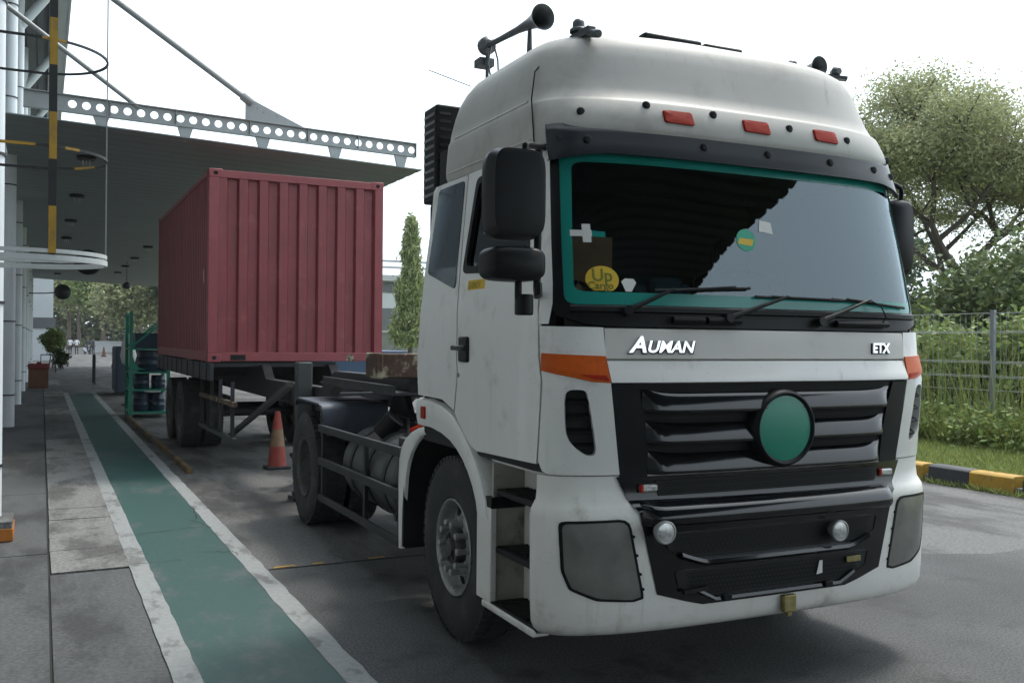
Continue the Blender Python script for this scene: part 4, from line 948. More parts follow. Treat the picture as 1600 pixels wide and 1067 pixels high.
# steps and wheel arches
for s in (-1, 1):
    def X(a, b): return sorted((s*a, s*b))
    x0, x1 = X(1.0, 1.03); m = MB(); m.box(x0, x1, 3.975, 4.54, .36, 1.14); tb(m, 'step_back', 'paint_bumper')
    m = MB(); x0, x1 = X(1.03, 1.215); m.box(x0, x1, 4.515, 4.535, .36, 1.10); tb(m, 'step_side', 'beige_step')
    m = MB(); m.prism([(s*1.238, 4.50), (s*1.238, 4.685), (s*1.225, 4.69), (s*1.222, 4.54), (s*1.20, 4.50)], .36, .865, 'z'); tb(m, 'step_cover', 'paint_bumper', bevel=.01)
    for z, uo in ((.37, 1.235), (.66, 1.205), (.965, 1.20)):
        x0, x1 = X(1.03, uo); m = MB(); m.box(x0, x1, 3.98, 4.51, z-.035, z); st_ = tb(m, 'step', 'black_plastic', bevel=.008)
        m = MB()
        for k in range(12): x0, x1 = X(1.04, uo-.03); m.box(x0, x1, 4.0 + k*.04, 4.015 + k*.04, z+.001, z+.008)
        tag(tb(m, 'step_tread', 'black_matte', st_, smooth=0), kind='stuff')
    x0, x1 = X(1.15, 1.245); m = MB(); m.box(x0, x1, 3.98, 4.60, .325, .362); tb(m, 'step_sill', 'paint_bumper', bevel=.01)
    x0, x1 = X(.9, 1.19); m = MB(); m.box(x0, x1, 3.98, 4.6, 1.10, 1.14); tb(m, 'sill_panel', 'paint_bumper', bevel=.008)
    out = [(5.662,1.385),(5.45,1.392),(5.241,1.372),(5.08,1.332),(4.934,1.268),(4.80,1.18),(4.698,1.094),(4.61,.99),(4.555,.90),(4.53,.80)]
    inn = [(5.633,1.21),(5.4,1.212),(5.162,1.182),(5.04,1.148),(4.93,1.10),(4.84,1.04),(4.759,.965),(4.70,.88),(4.672,.80)]
    m = MB()
    for (so, kk) in ((1.0, 1),):
        n1 = len(out); rgs = []
        po = [Vector(p) for p in out]; pi_ = [Vector(inn[min(i, len(inn)-1)]) for i in range(n1)]
        pi_ = [Vector((np.interp(i, np.linspace(0, n1-1, len(inn)), [p[0] for p in inn]), np.interp(i, np.linspace(0, n1-1, len(inn)), [p[1] for p in inn]))) for i in range(n1)]
        cols = []
        for x, t in ((.96, 0), (1.215, 0), (1.243, .08), (1.25, .3), (1.25, .75), (1.243, .95), (1.225, 1.0)):
            cols.append([Vector((s*x, a.x + (b.x-a.x)*t, a.y + (b.y-a.y)*t)) for a, b in zip(po, pi_)])
        vs = [p for c_ in cols for p in c_]; m.add(vs, [(i*n1+k, i*n1+k+1, (i+1)*n1+k+1, (i+1)*n1+k) for i in range(len(cols)-1) for k in range(n1-1)])
    fd = tb(m, 'front_fender', 'paint_white', smooth=50)
    m = MB(); A = [Vector((s*1.224, p.x, p.y)) for p in pi_]; Bq = [Vector((s*.82, p.x, p.y)) for p in pi_]; m.add(A + Bq, [(i, i+1, n1+i+1, n1+i) for i in range(n1-1)]); tb(m, 'fender_liner', 'black_matte', fd)
    x0, x1 = X(1.245, 1.262); m = MB(); m.box(x0, x1, 5.475, 5.545, 1.262, 1.338); tb(m, 'side_marker', 'red_lens', fd, bevel=.006)
    # rear half of the arch, fixed to the chassis
    out = [(5.60,1.20),(5.72,1.19),(5.86,1.15),(5.98,1.10),(6.06,1.04),(6.11,.95),(6.125,.8),(6.115,.6),(6.10,.40),(6.09,.34)]
    inn = [(5.55,1.155),(5.66,1.13),(5.76,1.08),(5.85,1.01),(5.91,.93),(5.95,.83),(5.975,.7),(6.0,.55),(6.02,.40),(6.025,.34)]
    m = MB(); cols = []
    for x, t in ((.80, .35), (1.17, 0), (1.21, .1), (1.22, .4), (1.22, .8), (1.21, .97), (1.19, 1)):
        cols.append([Vector((s*x, a[0]+(b[0]-a[0])*t, a[1]+(b[1]-a[1])*t)) for a, b in zip(out, inn)])
    n1 = len(out); m.add([p for c_ in cols for p in c_], [(i*n1+k, i*n1+k+1, (i+1)*n1+k+1, (i+1)*n1+k) for i in range(len(cols)-1) for k in range(n1-1)])
    ra = tb(m, 'rear_arch', 'paint_white', smooth=50)
    m = MB(); A = [Vector((s*1.188, p[0], p[1])) for p in inn]; Bq = [Vector((s*.8, p[0], p[1])) for p in inn]; m.add(A + Bq, [(i, i+1, n1+i+1, n1+i) for i in range(n1-1)]); tb(m, 'arch_lining', 'black_matte', ra)
    m = MB(); x0, x1 = X(.8, .82); m.box(x0, x1, 4.62, 6.0, .55, 1.2); tb(m, 'arch_liner', 'black_matte')
    m = MB(); x0, x1 = X(.82, 1.215); m.box(x0, x1, 5.98, 6.01, .36, .9); tb(m, 'mud_flap', 'black_matte')
    m = MB(); x0, x1 = X(1.0, 1.235); m.box(x0, x1, 4.50, 4.70, .86, .92); tb(m, 'arch_bracket', 'black_plastic')
m = MB(); m.box(-.8, .8, 4.1, 5.9, .5, 1.25); tb(m, 'wheel_well_filler', 'black_matte')  # black filler box added under the cab to close off the wheel wells

# wheels
RT = .535
def wheel_meshes():
    t = MB(); t.lathe([(.10, .285), (.135, .30), (.15, .36), (.152, .42), (.148, .47), (.138, .515), (.125, .535), (.10, .541), (-.10, .541), (-.125, .535), (-.138, .515), (-.148, .47), (-.152, .42), (-.15, .36), (-.135, .30), (-.10, .285)], n=72)
    for k in range(56):
        a = 2*math.pi*k/56
        for x0, x1 in ((-.135, -.075), (-.055, .055), (.075, .135)):
            am = a + (.5 if x0 == -.055 else 0)*2*math.pi/56; da = 2*math.pi/56*.36; vs = []
            for r in (.528 if abs(x0) > .07 and abs(x1) > .07 else .535, .549):
                for x, q in ((x0, -da), (x1, -da), (x1, da), (x0, da)): vs.append((x, r*math.cos(am+q), r*math.sin(am+q)))
            t.add(vs, [(4,5,6,7),(0,1,5,4),(1,2,6,5),(2,3,7,6),(3,0,4,7)])
    tyre = t.mesh('wheel', 'rubber', 35)
    def rim(pr, holes, hr, hd):
        r = MB(); r.lathe(pr, n=60)
        return r.mesh('rim', hr, 35)
    # outward is -x
    rf = rim([(.12, .285), (-.125, .288), (-.137, .292), (-.142, .285), (-.135, .276), (-.115, .268), (-.06, .262), (-.048, .255), (-.046, .245), (-.056, .20), (-.066, .186), (-.092, .176), (-.098, .168), (-.098, .11)], 8, 'steel_grey', 0)
    rr = rim([(.12, .285), (-.125, .288), (-.137, .292), (-.142, .285), (-.135, .275), (-.11, .262), (.02, .25), (.06, .235), (.085, .19), (.09, .12), (.09, 0)], 8, 'rim_dark', 0)
    hub = MB(); hub.lathe([(-.08, .125), (-.10, .122), (-.135, .11), (-.15, .10), (-.152, .085), (-.145, .08), (-.145, .055), (-.165, .05), (-.168, 0)], n=32)
    for k in range(6): a = 2*math.pi*k/6; hub.bar((-.150, .055*math.cos(a), .055*math.sin(a)), (-.146, .105*math.cos(a), .105*math.sin(a)), .012, .012)
    hubm = hub.mesh('hub', 'hub_dark', 35)
    nut = MB(); nut.lathe([(0, .024), (-.012, .024), (-.014, .017), (-.05, .016), (-.052, .020), (-.075, .020), (-.08, .012), (-.08, 0)], n=10); nutm = nut.mesh('wheel_nut', 'steel_grey', 35)
    ho = MB(); ho.lathe([(0, .0), (-.002, .026), (-.004, .029), (.004, .031)], n=18); hom = ho.mesh('hand_hole', 'dark_hole', 35)
    hr2 = MB(); hr2.lathe([(.09, .12), (.02, .115), (-.02, .10), (-.03, .06), (-.03, 0)], n=28); hub2 = hr2.mesh('hub', 'chassis', 35)
    return tyre, rf, rr, hubm, nutm, hom, hub2
WM = wheel_meshes()
def place_wheel(u, v, front, parent=truck, off=Vector(TO), rot=0, spin=0., z=RT):
    o = link('wheel', WM[0], parent, Vector((u, v, z)) + off); o.rotation_euler = (0, 0, rot); o.scale = (1, .975, .975)
    link('rim', WM[1] if front else WM[2], o)
    if front:
        link('hub', WM[3], o)
        for k in range(10): a = 2*math.pi*k/10 + spin; link('wheel_nut', WM[4], o, (-.096, .148*math.cos(a), .148*math.sin(a)))
        for k in range(8):
            a = 2*math.pi*k/8 + .25; h = link('hand_hole', WM[5], o, (-.073, .204*math.cos(a), .204*math.sin(a))); nv = Vector((-.976, .217*math.cos(a), .217*math.sin(a))); h.rotation_euler = Vector((-1, 0, 0)).rotation_difference(nv).to_euler(); h.location = Vector((-.0515, .222*math.cos(a), .222*math.sin(a))) + nv*.0035
    else:
        link('hub', WM[6], o)
        for k in range(10): a = 2*math.pi*k/10; h = link('wheel_nut', WM[4], o, (.088, .15*math.cos(a), .15*math.sin(a)))
    return o
place_wheel(-1.07, 5.105, True, rot=R(-1)); place_wheel(1.07, 5.105, True, rot=math.pi - R(1))
VR = 8.93
for s in (-1, 1):
    for x in (1.07, .74): place_wheel(s*x, VR, False, rot=0 if s < 0 else math.pi)
m = MB(); m.tube([(-.95, 5.105, .5), (.95, 5.105, .5)], .06, 12); tb(m, 'front_axle', 'chassis'); m = MB(); m.tube([(-1.0, VR, .54), (1.0, VR, .54)], .085, 14); m.lathe([(-.24, .1), (-.14, .25), (.14, .25), (.24, .1)], (0, VR, .56), 'x', 20); tb(m, 'rear_axle', 'chassis')

# chassis
for s in (-1, 1):
    m = MB(); m.prism([(s*.43, .74), (s*.43, 1.0), (s*.35, 1.0), (s*.35, .985), (s*.42, .985), (s*.42, .755), (s*.35, .755), (s*.35, .74)], 4.2, 9.85, 'y'); tb(m, 'frame_rail', 'chassis')
    m = MB(); m.bar((s*.47, 8.3, .70), (s*.47, 9.6, .70), .08, .09); m.bar((s*.47, 8.4, .62), (s*.47, 9.5, .62), .08, .05); tb(m, 'leaf_spring', 'chassis')
for v in (6.2, 7.4, 8.6, 9.7): m = MB(); m.box(-.42, .42, v-.05, v+.05, .78, .96); tb(m, 'cross_member', 'chassis')
for s in (-1, 1):
    for z, h in ((.985, .065), (.69, .065), (.365, .055)):
        m = MB(); m.bar((s*1.20, 6.10, z), (s*1.20, 8.36, z-.03), .035, h); tb(m, 'side_guard_bar', 'chassis', bevel=.006)
    for v in (6.16, 7.0, 8.32):
        m = MB(); m.bar((s*1.175, v, .34), (s*1.175, v, 1.0), .03, .05, up=(0, 1, 0)); tb(m, 'side_guard_post', 'chassis')
    m = MB(); m.bar((s*.43, 6.3, .60), (s*1.17, 6.3, .5), .05, .05); m.bar((s*.43, 8.25, .80), (s*1.17, 8.25, .95), .05, .05); tb(m, 'guard_bracket', 'chassis')
m = MB(); m.lathe([(0, 0), (0, .27), (.03, .315), (.06, .325), (1.34, .325), (1.37, .315), (1.40, .27), (1.40, 0)], (-.83, 6.40, .70), 'y', 40); tk = tb(m, 'fuel_tank', 'tank_grey', smooth=50)
for v in (6.62, 7.05, 7.50): m = MB(); m.lathe([(-.03, .324), (-.03, .334), (.03, .334), (.03, .324)], (-.83, v, .70), 'y', 40, closed=True); tb(m, 'tank_strap', 'chassis', tk)
m = MB(); m.box(-1.13, -.5, 6.22, 6.36, .62, 1.06); tb(m, 'battery_box', 'chassis', bevel=.01)
d = Vector((.55, -.35, .75)).normalized(); c = Vector((-.95, 7.15, 1.06)); m = MB(); m.tube([c - d*.09, c - d*.08, c + d*.09, c + d*.10], [.075, .088, .088, .078], 20); tb(m, 'filter_canister', 'black_plastic')
m = MB(); m.tube([(-.82, 6.98, 1.03), (-.7, 6.92, 1.09), (-.62, 6.86, 1.05)], .028, 8); tb(m, 'red_hose', 'red_lens')
m = MB(); m.tube([(-.98, 6.3, 1.0), (-.97, 6.6, 1.04), (-.7, 7.4, 1.10), (-.5, 8.3, 1.06)], .012, 6); m.tube([(-.6, 5.9, 1.25), (-.55, 6.6, 1.08), (-.5, 7.5, 1.05)], .016, 6); m.tube([(-.3, 5.8, 1.3), (-.25, 6.8, 1.14), (-.2, 7.8, 1.1)], .014, 6); tb(m, 'air_line', 'black_plastic')
m = MB(); m.box(-.42, .42, 6.1, 8.0, 1.0, 1.02); tb(m, 'catwalk_plate', 'steel_grey')
# rear fenders
for s in (-1, 1):
    x0, x1 = sorted((s*.56, s*1.19)); P = [(8.36, .88), (8.365, 1.0), (8.37, 1.10), (8.40, 1.145), (8.46, 1.158), (9.30, 1.165), (9.36, 1.15), (9.39, 1.10)]
    m = MB(); vs = []
    for dz in (0, .012):
        for v, z in P: vs += [(x0, v, z+dz), (x1, v, z+dz)]
    n = len(P); fs = []
    for b in (0, 2*n):
        for i in range(n-1): fs.append((b+2*i, b+2*i+1, b+2*i+3, b+2*i+2))
    for i in range(n-1): fs += [(2*i, 2*n+2*i, 2*n+2*i+2, 2*i+2), (2*i+1, 2*n+2*i+1, 2*n+2*i+3, 2*i+3)]
    m.add(vs, fs); fo = tb(m, 'rear_fender', 'fender_blue', smooth=50)
    m = MB(); m.tube([(s*1.185, v, z) for v, z in P], .012, 8); tb(m, 'fender_lip', 'chassis', fo)
    m = MB(); m.tube([(s*.45, 8.75, .95), (s*.45, 8.75, 1.15), (s*1.1, 8.75, 1.16)], .025, 8); tb(m, 'fender_bracket', 'chassis', fo)
m = MB(); m.prism([(-.48, 8.1), (.48, 8.1), (.48, 8.6), (.30, 9.15), (.12, 9.15), (.07, 8.75), (-.07, 8.75), (-.12, 9.15), (-.30, 9.15), (-.48, 8.6)], 1.24, 1.305, 'z'); tb(m, 'fifth_wheel', 'chassis', bevel=.01)
for s in (-1, 1): m = MB(); m.prism([(8.2, 1.0), (8.9, 1.0), (8.7, 1.24), (8.4, 1.24)], s*.36-.03, s*.36+.03, 'x'); tb(m, 'fifth_wheel_bracket', 'chassis')
# air intake snorkel behind the cab
m = MB(); m.box(-1.12, -.88, 5.68, 5.92, 2.66, 3.29); m.box(-1.08, -.9, 5.70, 5.9, 1.3, 2.66); si = tb(m, 'air_intake', 'black_plastic', bevel=.015)
for k in range(11): m = MB(); m.box(-1.124, -1.10, 5.70, 5.90, 2.70 + .052*k, 2.72 + .052*k); m.box(-1.10, -1.02, 5.672, 5.69, 2.70 + .052*k, 2.72 + .052*k); tb(m, 'intake_slat', 'black_gloss', si)
# ------------------------------------------------------------------ shipping container
KX, KY, KZ, KW, KL, KH = 1.976, 13.05, 1.435, 2.438, 6.06, 2.591
kon = thing('shipping_container', 'dark red corrugated steel shipping container on the trailer', 'container', (KX, KY, KZ))
def corr(n, L, depth, flat=.36, slope=.14):
    P = []; p = L/n
    for i in range(n):
        a = i*p; P += [(a, 0), (a + p*flat, 0), (a + p*(flat+slope), depth), (a + p*(2*flat+slope), depth)]
    P.append((L, 0)); return P
P = corr(8, KW - .26, .05, .40, .10); m = MB(); n = len(P)
m.add([(.13 + a, .012 + d, z) for z in (.12, KH - .10) for a, d in P], [(i, i+1, n+i+1, n+i) for i in range(n-1)]); m.build('front_wall', 'container_red', kon, smooth=0)
# sloped flashing at the top of each recess
for x, nm in ((.0, 0), (KW, 1)):
    P = corr(34, KL - .3, .036); n = len(P); sgn = 1 if x == 0 else -1
    m = MB(); m.add([(x + sgn*(.01 + d), .15 + a, z) for z in (.13, KH - .07) for a, d in P], [(i, i+1, n+i+1, n+i) for i in range(n-1)]); m.build('side_wall', 'container_red', kon, smooth=0)
m = MB(); m.box(.05, KW-.05, KL-.06, KL-.02, .1, KH-.08); m.build('rear_door', 'container_red', kon)
m = MB(); m.box(.04, KW-.04, .06, KL-.05, KH-.05, KH-.02); m.build('roof', 'container_red', kon)
m = MB(); m.box(.03, KW-.03, .06, KL-.05, .02, .1); m.build('floor', 'chassis', kon)
for x in (0, KW-.13):
    for y_ in (0, KL-.13): m = MB(); m.box(x+.002, x+.128, y_+.002, y_+.128, .115, KH-.115); m.build('corner_post', 'container_rail', kon, bevel=.008)
for y_ in (0, KL-.06):
    m = MB(); m.box(.16, KW-.16, y_+.004, y_+.056, KH-.115, KH-.012); m.build('top_rail', 'container_rail', kon, bevel=.006)
    m = MB(); m.box(.16, KW-.16, y_+.004, y_+.056, .012, .135); m.build('bottom_rail', 'container_rail', kon, bevel=.006)
for x in (0, KW-.06):
    m = MB(); m.box(x+.004, x+.056, .15, KL-.15, KH-.085, KH-.02); m.build('top_rail', 'container_rail', kon, bevel=.006)
    m = MB(); m.box(x+.004, x+.056, .15, KL-.15, .012, .15); m.build('bottom_rail', 'container_rail', kon, bevel=.006)
cs = MB(); cs.box(-.089, .089, -.081, .081, -.059, .059); csm = cs.mesh('corner_casting', 'container_rail')
ch = MB(); 
O = [(.03*math.cos(t), (.018 if True else 0)*0 + .026*math.sin(t)) for t in np.linspace(0, 2*math.pi, 17)[:16]]
ch.add([(x, 0, z) for x, z in O], [tuple(range(16))]); chm = ch.mesh('casting_hole', 'dark_hole', 0)
for x in (.089, KW-.089):
    for y_ in (.081, KL-.081):
        for z in (.059, KH-.059):
            o = link('corner_casting', csm, kon, (x, y_, z), .01)
            h = link('casting_hole', chm, o, (0, -.0835 if y_ < 1 else .0835, 0))
            h = link('casting_hole', chm, o, (-.0915 if x < 1 else .0915, 0, 0)); h.rotation_euler = (0, 0, R(90))
m = MB(); m.box(.30, .50, -.004, .01, .03, .10); m.build('fork_pocket', 'dark_hole', kon)
m = MB(); m.add([(1.90, -.002, .02), (2.02, -.002, .0), (2.0, -.003, .10), (1.95, -.003, .13), (1.91, -.002, .09)], [(0, 1, 2, 3, 4)]); m.build('rust_spot', 'rust', kon, smooth=0)
m = MB(); m.add([(-.002, .38, 1.08), (-.002, .34, 1.08), (-.002, .34, 1.26), (-.002, .38, 1.26)], [(0, 1, 2, 3)]); m.build('paint_mark', 'sticker_white', kon, smooth=0)

# ------------------------------------------------------------------ trailer
tc_ = KX + KW/2
mat('leg_grey', (.032, .037, .036), .6, var=.3, scale=5, dirt=(.03, .03, .03), dirt_scale=5)
trl = thing('container_trailer', 'dark rusty skeletal trailer coupled to the tractor under the red container', 'trailer', (tc_, 13, 0)); LT = Vector((0, -13, 0))
def tl(mb, name, m_, **k): return mb.build(name, m_, trl, loc=LT, **k)
for s in (-1, 1):
    m = MB(); m.prism([(7.2, 1.335), (9.3, 1.335), (10.1, .98), (19.0, .98), (19.0, 1.40), (12.95, 1.40), (12.7, 1.22), (9.9, 1.24), (9.4, 1.43), (7.2, 1.445)], s*.46-.06, s*.46+.06, 'x'); tl(m, 'main_beam', 'chassis')
    if s > 0: continue
    m = MB(); m.box(min(s*1.16, s*1.215), max(s*1.16, s*1.215), 12.9, 19.1, 1.19, 1.425); sr = tl(m, 'side_rail', 'chassis', bevel=.006)
    for yq in np.arange(13.1, 19, .62): m = MB(); m.box(*sorted((s*1.21, s*1.228)), yq, yq+.06, 1.19, 1.42); m.build('rail_rib', 'chassis', sr)
    # landing leg
    m = MB(); m.box(s*.62-.08, s*.62+.08, 10.2, 10.36, .62, 1.50); lg = tl(m, 'landing_leg', 'leg_grey', bevel=.01)
    m = MB(); m.box(s*.62-.055, s*.62+.055, 10.225, 10.335, .10, .62); m.box(s*.62-.13, s*.62+.13, 10.15, 10.41, .0, .04); m.bar((s*.62-.1, 10.28, .05), (s*.62+.1, 10.28, .14), .1, .06); m.build('leg_foot', 'chassis', lg)
    m = MB(); m.bar((s*.72, 10.45, 1.25), (s*.72, 14.3, .3), .06, .06); tl(m, 'leg_brace', 'tank_grey')
    # side carrier frame
    for z in (.905, .45): m = MB(); m.bar((s*1.02, 12.1, z+.02), (s*1.02, 15.0, z), .05, .06); tl(m, 'carrier_bar', 'rust' if z > .6 else 'tank_grey')
    for yq in (12.3, 13.2, 13.9, 14.8): m = MB(); m.bar((s*1.02, yq, .43), (s*1.02, yq, 1.2), .045, .045, up=(0, 1, 0)); tl(m, 'carrier_post', 'chassis')
for yq in (10.28, 11.4, 14.2, 15.6, 17, 18.5): dz = 0 if yq > 12.5 else -.2; m = MB(); m.box(-1.16 if yq > 12.5 else -.62, .62, yq-.05, yq+.05, 1.22 + dz, 1.36 + dz); tl(m, 'cross_member', 'chassis')
for yq in (13.2, 18.7): m = MB(); m.box(-1.2, 1.2 if yq > 15 else .55, yq-.09, yq+.09, 1.37, 1.434); tl(m, 'twistlock_bolster', 'chassis')
m = MB(); m.box(-.85, 1.18, 7.1, 7.3, 1.45, 1.645); m.box(-.86, -.80, 7.05, 7.32, 1.447, 1.65); tl(m, 'front_bolster', 'rust', bevel=.012)
m = MB(); m.box(-.7, .7, 7.1, 9.3, 1.312, 1.332); m.bar((-.69, 7.1, 1.36), (-.69, 9.2, 1.36), .02, .055); tl(m, 'coupler_plate', 'chassis')
m = MB(); m.tube([(0, 8.55, 1.2), (0, 8.55, 1.315)], .045, 14); tl(m, 'kingpin', 'steel_grey')
for yq in (16.05, 17.4):
    m = MB(); m.tube([(-1.0, yq, .545), (1.0, yq, .545)], .075, 12); tl(m, 'axle', 'chassis')
    for s in (-1, 1):
        for x in (1.05, .72): place_wheel(s*x, yq, False, trl, LT, 0 if s < 0 else math.pi)
        m = MB(); m.bar((s*.5, yq-.6, .78), (s*.5, yq+.6, .78), .09, .1); tl(m, 'leaf_spring', 'chassis')
m = MB(); 
for k in range(5): m.tube([(-.6 + .05*k, 10.9, .42 - .03*k), (-.3, 11.6, .12 + .02*k), (.2, 12.0, .25), (.5, 12.4, .55)], .022, 6)
tl(m, 'hose_bundle', 'black_matte')

# ------------------------------------------------------------------ small things in the yard
cn = thing('traffic_cone', 'orange traffic cone with faded white band beside the tractor rear wheel', 'cone', (2.88, 12.9, 0))
m = MB(); m.box(-.16, .16, -.16, .16, 0, .035); m.build('base', 'rubber', cn, bevel=.01)
m = MB(); m.lathe([(.035, .125), (.30, .10)], axis='z', n=28); m.build('cone_body', 'cone_orange', cn)
m = MB(); m.lathe([(.30, .10), (.53, .072)], axis='z', n=28); m.build('reflective_band', 'cone_white', cn)
m = MB(); m.lathe([(.53, .072), (.74, .04), (.765, .036), (.77, .03), (.765, 0)], axis='z', n=28); m.build('cone_top', 'cone_orange', cn)
mat('stop_yellow', (.13, .082, .022), .75, var=.35, scale=9, dirt=(.035, .03, .024), dirt_scale=7, dirt_lo=.44, dirt_hi=.60)
ws = thing('wheel_stop', 'long yellow and black steel wheel stop beside the walkway', 'wheel stop', (1.74, 12.8, 0))
m = MB(); yq = 0; k = 0
while yq < 9.1: m.box(-.04 - yq*.004, .025 - yq*.004, yq, yq + .32, .0, .07, mi=1 if k % 7 == 5 else 0); yq += .32; k += 1
m.build('beam', ['stop_yellow', 'hazard_black'], ws, smooth=0)
# green rack with blue drums
rk = thing('storage_rack', 'green steel rack beside the red container', 'rack', (1.75, 22.2, 0))
for x in (0, .78):
    for y_ in (0, 1.1): m = MB(); m.bar((x, y_, 0), (x, y_, 2.32 if x == 0 else 1.75), .07, .07, up=(0, 1, 0)); m.build('post', 'green_rack', rk)
for z in (.12, .62, 1.0, 1.52):
    m = MB(); m.box(-.03, .81, -.02, 1.12, z-.03, z); m.build('shelf', 'green_rack', rk)
m = MB(); m.prism([(.03, 1.05), (.34, 1.05), (.18, 1.09), (.09, 1.18), (.04, 1.34)], -.02, .02, 'y'); m.build('gusset', 'green_rack', rk)
for i, (x, y_, z, r, h) in enumerate(((.25, .3, .62, .16, .34), (.60, .3, .62, .15, .30), (.42, .35, 1.0, .26, .48), (.25, .35, .12, .17, .42), (.58, .4, .12, .17, .40))):
    d_ = MB(); d_.lathe([(0, 0), (0, r*.95), (.02, r), (h*.33, r), (h*.35, r*1.03), (h*.37, r), (h*.66, r), (h*.68, r*1.03), (h*.70, r), (h-.02, r), (h, r*.93), (h-.01, r*.85), (h-.01, 0)], axis='z', n=24)
    o = d_.build('plastic_drum', 'blue_drum', None, loc=(1.75+x, 22.2+y_, z)); tag(o, ['small blue plastic drum on the rack middle shelf, near the green post', 'small blue plastic drum on the rack middle shelf, away from the post', 'large dark blue drum on the top loaded shelf of the green rack', 'blue plastic drum on the lowest rack shelf, near the green post', 'blue plastic drum on the lowest rack shelf, away from the post'][i], 'drum', 'blue drums on the green rack')
for z0, z1, x0, x1, lab in ((1.52, 1.86, .10, .74, 'dark blue plastic crate on the top shelf of the green rack'), (1.0, 1.30, .66, .80, 'narrow dark crate beside the large drum on the rack')):
    cr = MB(); cr.box(x0, x1, .15, .85, z0, z1); cr.box(x0-.015, x1+.015, .135, .865, z1-.04, z1); tag(cr.build('plastic_crate', 'blue_drum', None, loc=(1.75, 22.2, 0), bevel=.01), lab, 'crate', 'crates on the green rack')
for (a, b) in (((0, 0, 1.55), (.78, 0, 2.2)), ((0, 0, .65), (0, 1.1, .98)), ((0, 0, 2.28), (.0, 1.1, 2.28)), ((0, 1.1, 1.55), (.78, 1.1, 2.2))): m = MB(); m.bar(a, b, .04, .04); m.build('brace', 'green_rack', rk)
bc = thing('cabinet', 'dark blue steel cabinet standing beyond the green rack', 'cabinet', (2.3, 32, 0))
m = MB(); m.box(-.25, .55, -.9, .9, .08, 1.48); m.build('body', 'blue_drum', bc, bevel=.01); m = MB(); m.box(-.2, .5, -.85, .85, 0, .08); m.build('plinth', 'black_matte', bc)
for y_ in (-.45, .45): m = MB(); m.box(-.27, -.25, y_-.42, y_+.42, .12, 1.44); dd = m.build('door', 'blue_bin', bc, bevel=.005); m = MB(); m.box(-.295, -.27, y_+.3, y_+.33, .75, .9); m.build('handle', 'steel_grey', dd)
m = MB(); rr = random.Random(8); rgs = []
for z, r in ((1.25, .02), (1.2, .10), (1.0, .16), (.7, .19), (.5, .15), (.42, .03)): rgs.append([Vector((r*(1 + rr.uniform(-.2, .2))*math.cos(t), r*(1 + rr.uniform(-.2, .2))*math.sin(t), z + rr.uniform(-.02, .02))) for t in np.linspace(0, 2*math.pi, 15)[:14]])
m.loft(rgs); tag(m.build('plastic_bag', 'sticker_white', None, loc=(2.0, 26.2, .6), smooth=60), 'pale plastic sack hanging beside the green rack', 'bag')
m = MB(); m.tube([(0, 0, 0), (0, 0, 2.0), (.02, .05, 2.05)], .02, 8); m.box(-.15, .15, -.15, .15, 0, .03); tag(m.build('sack_pole', 'band_black', None, loc=(2.02, 26.45, 0)), 'thin dark pole holding the pale plastic sack', 'pole')
fb = thing('fire_box', 'red-topped brown hydrant box standing by the columns', 'box', (-.1, 36.2, 0))
m = MB(); m.box(-.3, .32, -.3, .3, 0, .66); m.build('body', 'brown_box', fb, bevel=.01); m = MB(); m.box(-.32, .34, -.32, .32, .66, .84); ld2 = m.build('lid', 'red_box', fb, bevel=.02); m = MB(); m.box(-.05, .1, -.03, .03, .84, .9); m.build('handle', 'red_box', ld2)
bh = thing('work_table', 'small black metal table beyond the hydrant box', 'table', (.30, 52, 0))
m = MB(); m.box(-.35, .35, -.4, .4, .86, .9); m.build('table_top', 'band_black', bh)
for x in (-.33, .33):
    for y_ in (-.38, .38): m = MB(); m.bar((x, y_, 0), (x, y_, .86), .04, .04, up=(0, 1, 0)); m.build('leg', 'band_black', bh)
br = thing('hoop_barrier', 'dark steel hoop barrier at the pavement edge', 'barrier', (1.78, 39, 0))
m = MB(); m.tube([(0, -.6, 0), (0, -.6, .95), (0, -.5, 1.08), (0, .5, 1.08), (0, .6, .95), (0, .6, 0)], .035, 10); m.build('hoop', 'chassis', br)
# convex mirrors
def cmirror(pos, r, anchor, label):
    t = thing('convex_mirror', label, 'mirror', anchor); a = Vector(anchor); p = Vector(pos) - a
    m = MB(); m.lathe([(-.10, 0), (-.09, r*.5), (-.05, r*.85), (-.01, r*.99), (.02, r), (.02, r*.95), (.0, r*.6), (-.01, 0)], p, 'y', 28); m.build('mirror_shell', 'mirror_back', t, smooth=60)
    m = MB(); m.lathe([(.018, r*.94), (.04, r*.6), (.05, 0)], p, 'y', 28); m.build('mirror_face', 'chrome', t)
    m = MB(); m.tube([(0, 0, 0), (p.x*.5, p.y, 0), p], .022, 8); m.build('arm', 'band_black', t)
cmirror((.80, 20.2, 3.22), .25, (-.46, 20.8, 3.25), 'big round black-backed mirror nearest the ladder cage')
cmirror((.72, 40.8, 3.52), .30, (-.46, 41.2, 3.45), 'round black-backed mirror on an arm off the far column')
t = thing('hanging_sign_lamp', 'small dark lamp hanging under the canopy above the rack', 'lamp', (3.35, 45, czz(3.35)))
m = MB(); m.tube([(0, 0, 0), (0, 0, -.9)], .012, 6); m.build('rod', 'band_black', t); m = MB(); m.lathe([(-.9, 0), (-.9, .05), (-1.0, .17), (-1.12, .17), (-1.2, .1), (-1.22, 0)], axis='z', n=18); m.build('shade', 'mirror_back', t)
bb = thing('waste_skip', 'blue steel skip seen beneath the trailer neck', 'skip', (7.6, 25.5, 0))
m = MB(); m.prism([(-1.2, .12), (1.2, .12), (1.45, 1.42), (-1.35, 1.42)], -.7, .7, 'y'); m.build('body', 'blue_bin', bb, bevel=.02)
